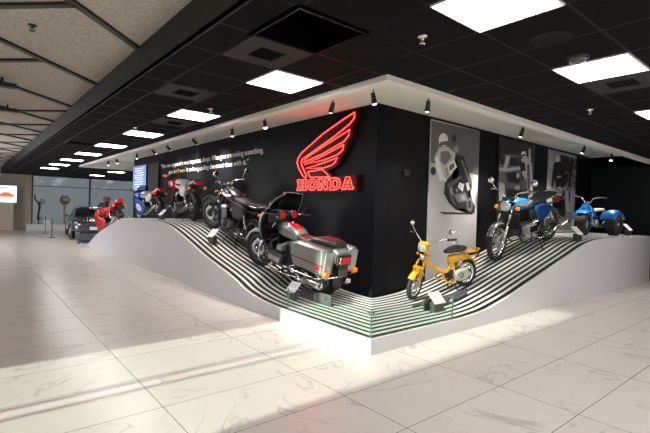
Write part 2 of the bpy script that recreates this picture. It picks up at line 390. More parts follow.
def wedge(f, end, side, k0, k1, z_lo, z_hi, n=140):
    # strip between offsets k0..k1 (fractions of platform depth) following profile f
    rings = []
    for i in range(n+1):
        row = []
        KS = (k0, k1) if k1-k0 < .5 else [k0+(k1-k0)*j/28 for j in range(29)]
        for k in KS:
            s0 = (WY if side == 'L' else WX)*k
            t = s0+(end-s0)*i/n; a = (WX if side == 'L' else WY)*k
            row.append((a, t, f(t)) if side == 'L' else (t, a, f(t)))
        lo = [(p[0], p[1], (p[2]+z_lo) if z_lo is not None else 0.0) for p in row]; hi = [(p[0], p[1], p[2]+z_hi) for p in row]
        rings.append([lo[0]]+hi+[lo[-1]])
    return rings
m_ = MB()
m_.grid(wedge(fL, 13.1, 'L', 0, 1, None, -.001), smooth=False); m_.grid(wedge(fR, 9.2, 'R', 0, 1, None, -.001), smooth=False)
# top bed is black, faces white: assign by normal
for f in m_.bm.faces: f.normal_update()
bmesh.ops.recalc_face_normals(m_.bm, faces=m_.bm.faces)
for f in m_.bm.faces:
    if abs(f.normal.z) > .3 and f.calc_center_median().z > .005: f.material_index = 1
plat = thing('display_platform', 'long white wave-shaped platform with black and white slats around the wall corner', 'platform')
build('platform_body', m_, [PLINTH, SLATB], plat)
m_ = MB(); NS = 14
for k in range(NS):
    a = (k+.04)/NS if k else 0.0; b = (k+.47)/NS if k else .35/NS
    z1 = 0.003
    m_.grid(wedge(fL, 13.1, 'L', a, b, -.003, z1), smooth=False); m_.grid(wedge(fR, 9.2, 'R', a, b, -.003, z1), smooth=False)
o = build('slat_deck', m_, SLATW, plat, 'white slats with dark gaps')
# glass guard panels at the low corner
for nm, (c_, s_) in {'a': ((0.03, .75, .155+.14), (.012, 1.44, .27)), 'b': ((.72, .03, .155+.14), (1.38, .012, .27))}.items():
    g = thing('glass_guard', 'low clear glass guard panel on the ' + ('left' if nm == 'a' else 'right') + ' leg of the platform corner', 'glass guard', (c_[0], c_[1], .158))
    m_ = MB(); m_.box((0, 0, .14), s_); build('glass_pane', m_, CLEAR, g)
    for sg in (-1, 1):
        m_ = MB(); m_.box((0, .72*sg, .14) if nm == 'a' else (.69*sg, 0, .14), (.014, .006, .27) if nm == 'a' else (.006, .014, .27)); build('polished_edge', m_, GEDGE, g)
        m_ = MB(); m_.box((0, .68*sg, .235) if nm == 'a' else (.65*sg, 0, .235), (.026, .03, .03), bev=.004); build('clamp', m_, CHROME, g)

# ------------------------------------------------------------------ motorcycle parts (x forward, y left, z up, rear contact at the origin)
I4 = Matrix.Identity(4)
def V(*a): return Vector(a)
def steerM(head, rake, ang):
    ax = Vector((-math.sin(rake), 0, math.cos(rake))); h = Vector(head)
    return Matrix.Translation(h) @ Matrix.Rotation(ang, 4, ax) @ Matrix.Translation(-h)
def wheel(root, name, c, R, r, w, style='spoke', M=I4, rim=CHROME, disc=0.0, drum=0.0, n=36, square=False):
    m = MB()
    if square:   # balloon tyre
        pr = [(R-2*r, -w*.62), (R-1.5*r, -w*.95), (R-.7*r, -w), (R-.15*r, -w*.82), (R, -w*.4), (R, w*.4), (R-.15*r, w*.82), (R-.7*r, w), (R-1.5*r, w*.95), (R-2*r, w*.62), (R-2*r, -w*.62)]
        m.lathe(pr, c, (0, 1, 0), n)
        for i in range(18):
            a = 2*PI*i/18
            for sg in (-1, 1):
                p = V(c[0]+math.cos(a+.08*sg)*(R-.003), c[1]+sg*w*.42, c[2]+math.sin(a+.08*sg)*(R-.003))
                m.box(p, (.016, w*.55, .04), Matrix.Rotation(-a, 4, 'Y'))
    else:
        m.torus(c, (0, 1, 0), R-r, r, n, 12, ry=w)
        for k in (-.35, .35): m.torus(c, (0, 1, 0), R-.002, .004, n, 5)
    ty = build(name, m.xf(M), RUBBER, root)
    m = MB(); Ri = R-2*r+.012
    m.lathe([(Ri-.022, -w*.6), (Ri+.01, -w*.72), (Ri+.012, -w*.6), (Ri-.008, -w*.4), (Ri-.016, 0), (Ri-.008, w*.4), (Ri+.012, w*.6), (Ri+.01, w*.72), (Ri-.022, w*.6), (Ri-.03, 0), (Ri-.022, -w*.6)], c, (0, 1, 0), n)
    build('rim', m.xf(M), rim, ty)
    m = MB()
    if style == 'spoke':
        for i in range(28):
            a = 2*PI*i/28; sg = 1 if i % 2 else -1; b = a+(.5 if i % 4 < 2 else -.5)
            m.cyl(V(c[0]+.032*math.cos(b), c[1]+sg*.028, c[2]+.032*math.sin(b)), V(c[0]+(Ri-.015)*math.cos(a), c[1], c[2]+(Ri-.015)*math.sin(a)), .0022, n=4)
        build('spokes', m.xf(M), CHROME, ty)
    elif style == 'cast':
        for i in range(5):
            a = 2*PI*i/5+.3
            for d in (-.16, .16):
                m.tube([V(c[0]+.03*math.cos(a), c[1], c[2]+.03*math.sin(a)), V(c[0]+Ri*.5*math.cos(a+d*.6), c[1]+.012*math.copysign(1, d), c[2]+Ri*.5*math.sin(a+d*.6)), V(c[0]+(Ri-.012)*math.cos(a+d), c[1], c[2]+(Ri-.012)*math.sin(a+d))], .012, 6)
        build('cast_spokes', m.xf(M), rim, ty)
    else:
        m.lathe([(.04, -w*.3), (Ri-.03, -w*.25), (Ri-.03, w*.25), (.04, w*.3), (.04, -w*.3)], c, (0, 1, 0), 24); build('wheel_disc', m.xf(M), rim, ty)
    m = MB(); m.cyl(V(c[0], c[1]-w*.75-.01, c[2]), V(c[0], c[1]+w*.75+.01, c[2]), .03, n=16)
    if drum: m.cyl(V(c[0], c[1]-.03, c[2]), V(c[0], c[1]+.03, c[2]), drum, n=24)
    build('hub', m.xf(M), ALLOY, ty)
    if disc:
        m = MB()
        for sg in (-1, 1): m.lathe([(disc*.55, sg*.052), (disc, sg*.052), (disc, sg*.058), (disc*.55, sg*.058), (disc*.55, sg*.052)], c, (0, 1, 0), 28)
        build('brake_disc', m.xf(M), ALLOY, ty)
    return ty
def fork(root, axle, top, M=I4, sp=.085, low=CHROME, r=.021, split=.55):
    a = Vector(axle); t = Vector(top); mid = a.lerp(t, split)
    for sg in (1, -1):
        m = MB(); o = V(0, sg*sp, 0)
        m.cyl(mid+o, t+o, r*.85, n=12); f = build('fork_tube', m.xf(M), CHROME, root)
        m = MB(); m.cyl(a+o+V(-.01, 0, -.02), mid+o, r*1.25, r*1.2, n=12); m.ball(a+o, r*1.6); build('fork_slider', m.xf(M), low, f)
    m = MB()
    for k in (.72, .98): m.box(a.lerp(t, k), (.07, sp*2+.06, .028), Matrix.Rotation(-math.atan2((a-t).x, (t-a).z), 4, 'Y'), .008)
    build('triple_clamp', m.xf(M), SATIN, root)
def handlebar(root, c, w=.38, rise=.12, back=.16, M=I4, r=.011, matl=CHROME, grips=True):
    cx, cz = c[0], c[2]; m = MB()
    pts = [V(cx-back, w, cz+rise*.92), V(cx-back*.55, w*.72, cz+rise), V(cx+.02, w*.34, cz+rise*.75), V(cx+.01, w*.16, cz), V(cx+.01, -w*.16, cz), V(cx+.02, -w*.34, cz+rise*.75), V(cx-back*.55, -w*.72, cz+rise), V(cx-back, -w, cz+rise*.92)]
    m.tube(pts, r, 8, smoothpath=5); hb = build('handlebar', m.xf(M), matl, root)
    if grips:
        for sg in (1, -1):
            m = MB(); a = V(cx-back*.62, sg*w*.77, cz+rise*.99); b = V(cx-back*1.03, sg*w*1.02, cz+rise*.91)
            m.cyl(a, b, r*1.7, n=10); m.box(a, (.05, .045, .045), bev=.01); build('grip', m.xf(M), BLACK, hb)
            m = MB(); m.tube([a+V(.03, 0, .01), a+V(.07, sg*.03, .005), b+V(.075, -sg*.01, 0)], .005, 6); build('brake_lever', m.xf(M), ALLOY, hb)
    return hb
def mirror(root, base, head, M=I4, rr=.055, matl=CHROME, flat=True, shape='round'):
    m = MB(); b = Vector(base); h = Vector(head); m.tube([b, b.lerp(h, .55)+V(.02, 0, .02), h], .005, 6, smoothpath=4)
    o = build('mirror', m.xf(M), matl, root)
    m = MB()
    if shape == 'round': m.lathe([(.001, .03), (rr*.6, .025), (rr, .005), (rr, -.006)], h, (1, 0, .1), 18)
    else: m.box(h, (.03, rr*2.3, rr*1.3), bev=.012)
    build('mirror_shell', m.xf(M), matl, o)
    m = MB()
    if shape == 'round': m.lathe([(.001, -.007), (rr*.94, -.007), (rr*.94, -.004)], h, (1, 0, .1), 18)
    else: m.box(h+V(-.016, 0, 0), (.004, rr*2.1, rr*1.1))
    build('mirror_glass', m.xf(M), mat('mirror_glass', (.55, .58, .6), .05, 1.0), o)
def headlamp(root, c, r=.085, shell=CHROME, M=I4, depth=.12):
    m = MB(); m.lathe([(.01, -depth), (r*.55, -depth*.85), (r*.9, -depth*.4), (r, 0), (r*1.04, .01), (r*.97, .018)], c, (1, 0, 0), 24); o = build('headlamp', m.xf(M), shell, root)
    m = MB(); m.lathe([(r*.96, .012), (r*.7, .028), (r*.3, .036), (.002, .038)], c, (1, 0, 0), 24); build('lamp_lens', m.xf(M), LENS, o); return o
def signal(root, p, out, M=I4, r=.032, stem=.06, fwd=1):
    m = MB(); q = V(p[0], p[1], p[2]); e = q+V(0, out*stem, 0); m.cyl(q, e, .008, n=8); m.lathe([(.004, -.03*fwd), (r*.9, -.02*fwd), (r, 0)], e, (1, 0, 0), 14); o = build('turn_signal', m.xf(M), BLACK, root)
    m = MB(); m.lathe([(r, 0), (r*.9, .02*fwd), (r*.4, .03*fwd), (.002, .032*fwd)], e, (1, 0, 0), 14); build('signal_lens', m.xf(M), AMBER, o)
def tubes(root, name, paths, r, matl, sp=5, label=None):
    m = MB()
    for p in paths: m.tube([V(*q) for q in p], r, 8, smoothpath=sp)
    return build(name, m, matl, root, label)
def muffler(root, pts, r0, r1, header=.018, matl=CHROME):
    m = MB(); P_ = [V(*p) for p in pts]; m.tube(P_[:-1], header, 8, smoothpath=5); o = build('exhaust_header', m, matl, root)
    m = MB(); a, b = P_[-2], P_[-1]; d = (b-a); L = d.length
    m.lathe([(header, 0), (r0*.8, L*.1), (r0, L*.2), (r1, L*.93), (r1*.86, L), (r1*.7, L), (r1*.66, L*.9)], a, d, 18); build('muffler', m, matl, o)
    m = MB(); m.lathe([(.001, L*.9), (r1*.68, L*.9)], a, d, 14); build('muffler_bore', m, BLACK, o)
def inline4(root, x, z, w=.24, matl=DARKALLOY, tilt=.2, s=1.0):
    R_ = Matrix.Rotation(tilt, 4, 'Y'); base = V(x, 0, z)
    m = MB(); m.box(base+V(-.06*s, 0, -.05*s), (.40*s, w*1.3, .20*s), bev=.04)
    for sg in (-1, 1): m.lathe([(.001, .045), (.07*s, .042), (.085*s, .02), (.088*s, 0)], base+V(.02, sg*w*.62, -.04*s), (0, sg, 0), 20); m.lathe([(.001, .04), (.06*s, .038), (.075*s, .0)], base+V(-.17*s, sg*w*.62, -.03*s), (0, sg, 0), 20)
    e = build('engine', m, matl, root)
    m = MB()
    for i in range(9): m.box(base+R_@V(.06*s, 0, (.07+.019*i)*s), (.19*s, w*1.25, .008*s), R_)
    m.box(base+R_@V(.06*s, 0, .15*s), (.15*s, w*1.1, .18*s), R_); build('cylinder_fins', m, SATIN, e)
    m = MB(); m.box(base+R_@V(.06*s, 0, .275*s), (.2*s, w*1.2, .07*s), R_, .02)
    build('cylinder_head', m, ALLOY, e)
    return e
def place(root, xr, yr, ang, wb, lean=0.0, dz=0.0):
    xf_, yf_ = xr+wb*math.cos(ang), yr+wb*math.sin(ang); zr, zf_ = plat_z(xr, yr), plat_z(xf_, yf_)
    # keep the bike's feet level with the slat tops under both wheels
    root.location = (xr, yr, zr+.006+dz); root.rotation_mode = 'XYZ'; root.rotation_euler = (lean, -math.atan2(zf_-zr, wb), ang)
def kickstand(root, x, z, L=.3):
    m = MB(); m.tube([(x, .08, z), (x+.04, .2, z*.45), (x+.07, .26, .012)], .009, 6); m.box((x+.08, .27, .01), (.05, .03, .012)); build('side_stand', m, SATIN, root)
def centre_stand(root, x, z, w=.14):
    m = MB()
    for sg in (1, -1): m.tube([(x, sg*w*.5, z), (x-.01, sg*w, .03), (x-.05, sg*w, .012)], .011, 6)
    m.cyl((x, -w*.8, z*.5), (x, w*.8, z*.5), .009); build('centre_stand', m, SATIN, root)
def seat_loft(root, secs, matl=SEATB, name='seat', label=None):
    m = MB(); m.loft(secs, 20); return build(name, m, matl, root, label)
def frame_tubes(root, wb, hz, ex, ez, matl=BLACK, w=.13):
    hx = wb-.42
    P_ = []
    for sg in (1, -1):
        P_ += [[(hx, 0, hz), (hx-.08, sg*w*.6, hz-.35), (hx-.12, sg*w, ez-.13), (ex-.22, sg*w, ez-.16), (ex-.42, sg*w, ez+.08), (ex-.45, sg*w*.9, hz-.1)],
               [(hx, 0, hz-.02), (hx-.3, sg*w*.7, hz-.1), (ex-.4, sg*w*.9, hz-.14), (-.15, sg*w*.9, hz-.12)],
               [(ex-.42, sg*w*1.05, ez), (.0, sg*w*1.05, .30)]]
    tubes(root, 'frame', P_, .015, matl)
    for sg in (1, -1):
        m = MB(); a = V(.02, sg*.16, .33); b = V(.2, sg*.16, hz-.14); m.cyl(a, b, .012)
        for i in range(11): m.torus(a.lerp(b, .25+.06*i), b-a, .026, .005, 12, 5)
        build('shock_absorber', m, CHROME, root)

# ------------------------------------------------------------------ silver and red touring motorcycle
def touring():
    t = thing('touring_motorcycle', 'silver and red touring motorcycle with smoked windscreen and hard panniers beneath the neon sign', 'motorcycle')
    wb = 1.52; M = steerM((1.1, 0, .85), .48, .10)
    wheel(t, 'front_wheel', (wb, 0, .33), .33, .058, .052, 'cast', M, DARKALLOY, disc=.15)
    wheel(t, 'rear_wheel', (0, 0, .31), .31, .065, .062, 'cast', I4, DARKALLOY, disc=.12)
    fork(t, (wb, 0, .33), (1.13, 0, .93), M)
    m = MB(); m.fender((wb, 0, .33), .355, .075, .15, 2.6, drop=.06); build('front_fender', m.xf(M), SILVER, t)
    m = MB(); m.fender((0, 0, .31), .345, .09, .9, 3.4, drop=.07); build('rear_fender', m, BLACK, t)
    # flat four engine
    m = MB(); m.box((.80, 0, .40), (.42, .30, .30), bev=.05); m.box((.62, 0, .36), (.3, .26, .24), bev=.05); m.lathe([(.001, .04), (.1, .035), (.12, 0)], (1.0, 0, .40), (1, 0, 0), 20); e = build('engine', m, DARKALLOY, t)
    for sg in (1, -1):
        m = MB()
        for i in range(7): m.box((.82, sg*(.17+.02*i), .39), (.34, .008, .17), bev=.003)
        m.box((.82, sg*.21, .39), (.26, .14, .12)); m.tube([(.95, sg*.22, .45), (1.0, sg*.26, .60), (.92, sg*.2, .68)], .016, 8, smoothpath=3); h = build('cylinder_bank', m, DARKALLOY, e)
        m = MB(); m.box((.82, sg*.31, .39), (.26, .035, .10), bev=.017); build('valve_cover', m, CHROME, e)
        m = MB(); m.box((.80, sg*.19, .56), (.12, .10, .10), bev=.02); m.tube([(.80, sg*.19, .58), (.78, sg*.12, .63), (.74, 0, .66)], .026, 10, smoothpath=3); build('carburettor', m, ALLOY, e)
    frame_tubes(t, wb, .86, .78, .34)
    tubes(t, 'crash_bar', [[(1.12, sg*.1, .62), (1.1, sg*.36, .58), (1.08, sg*.42, .42), (1.06, sg*.36, .26), (1.0, sg*.12, .22)] for sg in (1, -1)], .013, CHROME)
    # radiator
    m = MB(); m.box((1.12, 0, .56), (.05, .34, .26), bev=.01)
    for i in range(9): m.box((1.148, 0, .46+.025*i), (.006, .3, .008))
    build('radiator', m, SATIN, t)
    # tank
    m = MB(); m.loft([(.50, 0, .74, .08, .05, 2.4), (.56, 0, .78, .15, .09, 2.6), (.72, 0, .82, .185, .12, 2.6), (.92, 0, .83, .18, .125, 2.5), (1.04, 0, .82, .12, .10, 2.3), (1.09, 0, .81, .05, .05, 2)], 24)
    tk = build('fuel_tank', m, SILVER, t)
    m = MB(); m.loft([(.50, 0, .792, .04, .012, 2.4), (.58, 0, .855, .085, .022, 2.4), (.72, 0, .925, .10, .022, 2.4), (.92, 0, .94, .095, .022, 2.4), (1.02, 0, .905, .06, .02, 2.2), (1.06, 0, .88, .02, .01, 2)], 18); build('tank_stripe', m, MAROON, tk, 'deep red top panel of the tank')
    m = MB(); m.lathe([(.035, 0), (.035, .014), (.028, .02), (.001, .02)], (.84, 0, .958), (0, 0, 1), 16); build('filler_cap', m, CHROME, tk)
    for sg in (1, -1):
        m = MB(); m.plate([(.30, .74), (.36, .52), (.52, .48), (.62, .56), (.66, .70), (.52, .74)], sg*.14, sg*.20, .03, 4); build('side_cover', m, SILVER, t)
        m = MB(); m.plate([(.50, .60), (.56, .55), (.60, .62), (.56, .66)], sg*.195, sg*.205, .006, 3); build('side_vent', m, DARKALLOY, t)
        # panniers
        m = MB(); m.plate([(.34, .50), (.40, .60), (.40, .76), (.32, .82), (-.18, .84), (-.27, .80), (-.30, .52), (-.24, .46), (.26, .45)], sg*.17, sg*.40, .05, 3); p = build('pannier', m, SILVER, t)
        m = MB(); m.plate([(.36, .585), (.36, .60), (-.285, .615), (-.285, .60)], sg*.30, sg*.407, .003); build('pannier_trim', m, MAROON, p)
        m = MB(); m.box((-.298, sg*.285, .655), (.016, .17, .31), bev=.02); build('pannier_back', m, mat('light_silver_paint', (.5, .52, .52), .3, .5, .6), p)
        m = MB(); m.box((-.20, sg*.402, .56), (.09, .012, .05), bev=.004); build('side_reflector', m, REDL, p)
        m = MB(); m.box((-.325, sg*.33, .49), (.06, .11, .075), bev=.016); build('rear_signal', m, AMBER, t)
        tubes(t, 'pannier_guard', [[(.30, sg*.30, .44), (.34, sg*.43, .40), (0, sg*.44, .40), (-.26, sg*.43, .42), (-.30, sg*.30, .44)]], .011, CHROME)
    m = MB(); m.loft([(-.33, 0, .70, .17, .10, 3), (-.2, 0, .74, .20, .12, 3), (.05, 0, .76, .19, .10, 3), (.25, 0, .74, .15, .08, 2.6)], 20); build('tail_cowl', m, SILVER, t)
    m = MB(); m.box((-.345, 0, .68), (.05, .31, .16), bev=.02); tl = build('tail_lamp_housing', m, BLACK, t)
    m = MB(); m.box((-.372, 0, .685), (.02, .24, .10), bev=.01); build('tail_lamp', m, REDL, tl)
    m = MB(); m.box((-.37, 0, .50), (.012, .20, .12), bev=.003); m.box((-.35, 0, .585), (.03, .2, .02)); build('licence_plate', m, mat('dark_plate', (.06, .05, .05), .4), t)
    m = MB(); m.cyl((-.34, -.33, .43), (-.34, .33, .43), .014, n=10); build('rear_bumper_bar', m, CHROME, t)
    # seat: rider, step, passenger and backrest
    m = MB(); m.loft([(.60, 0, .80, .10, .03, 2.6), (.52, 0, .79, .15, .05, 2.8), (.36, 0, .785, .19, .055, 3), (.22, 0, .81, .19, .07, 3), (.14, 0, .86, .18, .06, 3), (-.05, 0, .875, .18, .055, 3), (-.22, 0, .885, .16, .05, 3), (-.26, 0, .88, .10, .03, 2.4)], 22)
    s = build('seat', m, SEATB, t)
    m = MB(); m.loft([(.56, 0, .845, .06, .008, 2.6), (.36, 0, .84, .11, .008, 3), (.24, 0, .865, .11, .01, 3)], 16); m.loft([(.10, 0, .92, .13, .010, 3), (-.05, 0, .93, .13, .010, 3), (-.2, 0, .935, .12, .008, 3)], 16); build('seat_insert', m, mat('black_vinyl_neon_tint', (.12, .01, .012), .45), s, 'black seat panels tinted red for the neon reflection')  # red neon reflection on the black seat, built as tinted panels
    # fairing
    m = MB(); m.shell([(.50, 1.12, .10, .24), (.62, 1.13, .16, .34), (.80, 1.12, .28, .40), (.98, 1.10, .32, .40), (1.05, 1.08, .30, .37)], -1.35, 1.35, 26, .012); fa = build('fairing', m, SILVER, t)
    m = MB(); m.shell([(.52, 1.10, .10, .225), (.62, 1.11, .155, .325), (.80, 1.10, .27, .385), (.98, 1.08, .31, .385), (1.04, 1.06, .29, .355)], -1.33, 1.33, 26, .01); build('fairing_liner', m, BLACK, fa)
    m = MB(); m.shell([(1.045, 1.08, .30, .37), (1.17, 1.04, .29, .35), (1.31, .97, .25, .30), (1.42, .88, .17, .20)], -1.45, 1.45, 26, .006); build('windscreen', m, SMOKE, fa)
    m = MB(); zs = [(1.048, 1.08, .303, .373), (1.17, 1.04, .293, .353), (1.31, .97, .253, .303), (1.42, .88, .173, .203)]
    ed = [V(x+rx*math.cos(1.45), ry*math.sin(1.45), z) for z, x, rx, ry in zs]; topc = [V(.88+.173*math.cos(a), .203*math.sin(a), 1.42) for a in (1.2, .8, .4, 0, -.4, -.8, -1.2)]
    m.tube(ed+topc+[V(p.x, -p.y, p.z) for p in reversed(ed)], .007, 6, smoothpath=4); build('windscreen_edge', m, mat('grey_edging', (.25, .26, .27), .3, .4), fa)
    m = MB(); m.box((1.10, 0, .98), (.16, .62, .14), bev=.04)
    for i, yy in enumerate((-.13, .13)): m.lathe([(.075, 0), (.075, .05), (.06, .055)], (1.0, yy, 1.05), (-1, 0, .35), 20)
    m.box((1.03, .27, .99), (.06, .14, .12), bev=.02); m.box((1.03, -.27, .99), (.06, .14, .12), bev=.02); d = build('dashboard', m, BLACK, fa)
    m = MB()
    for yy in (-.13, .13): m.lathe([(.001, .052), (.06, .052)], (1.0, yy, 1.05), (-1, 0, .35), 20)
    build('gauge_face', m, mat('gauge_red_glow', (.25, .01, .01), .2, emis=.12, ecol=(1, .05, .03)), d)
    headlamp(t, (1.44, 0, .88), .09)
    handlebar(t, (1.05, 0, 1.0), .36, .06, .26, M)
    for sg in (1, -1): mirror(t, (1.02, sg*.36, 1.08), (.98, sg*.44, 1.14), I4, .05, BLACK, shape='box')
    for sg in (1, -1):
        muffler(t, [(.85, sg*.30, .30), (.9, sg*.30, .2), (.6, sg*.22, .18), (.28, sg*.29, .24), (-.26, sg*.33, .29)], .066, .062)
    m = MB()
    for sg in (1, -1): m.box((.52, sg*.32, .30), (.05, .14, .03), bev=.01); m.box((.18, sg*.28, .33), (.08, .10, .025), bev=.008)
    build('foot_peg', m, BLACK, t)
    centre_stand(t, .35, .26); kickstand(t, .6, .28)
    return t, wb
# ------------------------------------------------------------------ naked motorcycles
def naked(name, label, wb, tankmat, sidemat, fendmat, style, big=False, seatmat=SEATB, rimm=CHROME, steer=.0, four=True, high=.0, sparkly=ALLOY, shell=CHROME, stripe=None, pipe=CHROME):
    t = thing(name, label, 'motorcycle')
    M = steerM((wb-.42, 0, .85), .48, steer); Rf = .33
    wheel(t, 'front_wheel', (wb, 0, Rf), Rf, .048, .042, style, M, rimm, disc=.14)
    wheel(t, 'rear_wheel', (0, 0, .315), .315, .058, .055, style, I4, rimm, disc=.0, drum=.09)
    fork(t, (wb, 0, Rf), (wb-.40, 0, .95), M, .09, low=pipe)
    m = MB(); m.fender((wb, 0, Rf), .355, .06, .55, 2.75); build('front_fender', m.xf(M), fendmat, t)
    m = MB(); m.fender((0, 0, .315), .35, .075, .75, 3.0, drop=.05); build('rear_fender', m, fendmat, t)
    if big:
        m = MB(); m.box((.78, 0, .42), (.34, .24, .26), bev=.05); m.box((.55, 0, .38), (.34, .24, .24), bev=.06); e = build('engine', m, DARKALLOY, t)
        for sg in (1, -1):
            m = MB()
            for i in range(5): m.box((.84, sg*(.165+.02*i), .43), (.26, .008, .15), bev=.003)
            m.box((.84, sg*.20, .43), (.22, .12, .11)); build('cylinder_bank', m, ALLOY, e)
            m = MB(); m.box((.84, sg*.275, .43), (.24, .035, .12), bev=.017); build('valve_cover', m, CHROME, e)
            m = MB(); m.lathe([(.001, .05), (.06, .048), (.11, .03), (.125, 0)], (.60, sg*.17, .44), (0, sg, 0), 20); build('clutch_cover', m, CHROME, e)
        m = MB(); m.box((1.02, 0, .60), (.05, .32, .28), bev=.01)
        for i in range(9): m.box((1.048, 0, .50+.025*i), (.006, .28, .008))
        build('radiator', m, SATIN, t)
        m = MB(); m.loft([(.40, 0, .60, .14, .1, 3), (.6, 0, .64, .17, .12, 3), (.72, 0, .66, .14, .1, 3)], 18); build('air_box', m, SATIN, t)
    else:
        inline4(t, .70, .38, .26, sparkly, .25)
        m = MB()
        for i in range(4):
            yy = -.135+.09*i; m.tube([(.86, yy, .60), (.98, yy, .52), (.95, yy*1.05, .30), (.80, yy*1.1, .20), (.45, math.copysign(.17, yy), .19)], .018, 8, smoothpath=5)
        build('exhaust_header', m, pipe, t)
        m = MB()
        for i in range(4): m.cyl((.50, -.135+.09*i, .64), (.60, -.135+.09*i, .62), .028)
        build('carburettor', m, ALLOY, t)
    frame_tubes(t, wb, .86, .74, .34)
    m = MB(); m.loft([(.50, 0, .78, .06, .04, 2.4), (.56, 0, .81, .12, .08, 2.6), (.72, 0, .85, .155, .105, 2.6), (.90, 0, .87, .155, .115, 2.5), (1.02, 0, .86, .11, .09, 2.3), (1.07, 0, .84, .05, .05, 2)], 24)
    tk = build('fuel_tank', m, tankmat, t)
    m = MB(); m.lathe([(.035, 0), (.035, .014), (.028, .02), (.001, .02)], (.84, 0, .975), (0, 0, 1), 16); build('filler_cap', m, CHROME, tk)
    for sg in (1, -1):
        m = MB(); m.plate([(.62, .87), (.80, .82), (.98, .86), (.98, .90), (.80, .87), (.62, .905)], sg*.14, sg*.163, .003); build('tank_stripe', m, stripe or mat('gold_stripe', (.6, .42, .15), .3), tk)
        m = MB(); m.plate([(.14, .74), (.18, .56), (.36, .50), (.50, .54), (.56, .74), (.40, .80)], sg*.13, sg*.19, .03, 4); build('side_cover', m, sidemat, t)
    seat_loft(t, [(.62, 0, .83, .09, .03, 2.6), (.50, 0, .825, .13, .045, 2.8), (.30, 0, .83, .15, .05, 3), (.10, 0, .86, .15, .05, 3), (-.15, 0, .87, .14, .045, 3), (-.24, 0, .87, .09, .025, 2.4)], seatmat)
    m = MB(); m.box((-.33, 0, .72), (.06, .13, .08), bev=.02); build('tail_lamp', m, REDL, t)
    m = MB(); m.box((-.36, 0, .60), (.01, .19, .12), bev=.003); m.tube([(-.36, 0, .66), (-.32, 0, .70), (-.2, 0, .78)], .012, 6); build('licence_plate', m, SATIN, t)
    tubes(t, 'grab_rail', [[(.05, .15, .84), (-.2, .16, .88), (-.3, .1, .92), (-.3, -.1, .92), (-.2, -.16, .88), (.05, -.15, .84)]], .008, CHROME)
    headlamp(t, (wb-.28, 0, .90), .092, shell, M)
    m = MB()
    for sg in (1, -1): m.lathe([(.02, -.05), (.045, -.04), (.048, 0), (.044, .004), (.001, .004)], (wb-.40, sg*.06, 1.02), (-.6, 0, 1), 18)
    build('gauge', m.xf(M), SATIN, t)
    handlebar(t, (wb-.44, 0, .99), .40, .12+high, .16, M)
    for sg in (1, -1): mirror(t, (wb-.50, sg*.27, 1.10+high), (wb-.50, sg*.38, 1.27+high), M, .058, CHROME)
    for sg in (1, -1):
        signal(t, (wb-.34, sg*.10, .86), sg, M, .036, .09); signal(t, (-.27, sg*.09, .76), sg, I4, .034, .06, -1)
    for sg in (1, -1): muffler(t, [(.55, sg*.17, .19), (.40, sg*.18, .19), (.15, sg*.19, .24), (-.38, sg*.20, .32)], .048, .045, matl=pipe)
    m = MB()
    for sg in (1, -1): m.box((.42, sg*.27, .32), (.035, .12, .03), bev=.01); m.box((.12, sg*.24, .36), (.035, .1, .025), bev=.008)
    build('foot_peg', m, BLACK, t)
    m = MB(); m.box((.3, .13, .32), (.6, .02, .03)); m.lathe([(.09, .005), (.09, -.005), (.05, -.005), (.05, .005), (.09, .005)], (0, .12, .315), (0, 1, 0), 20); build('drive_chain', m, DARKALLOY, t)
    centre_stand(t, .34, .26); kickstand(t, .5, .28)
    return t, wb
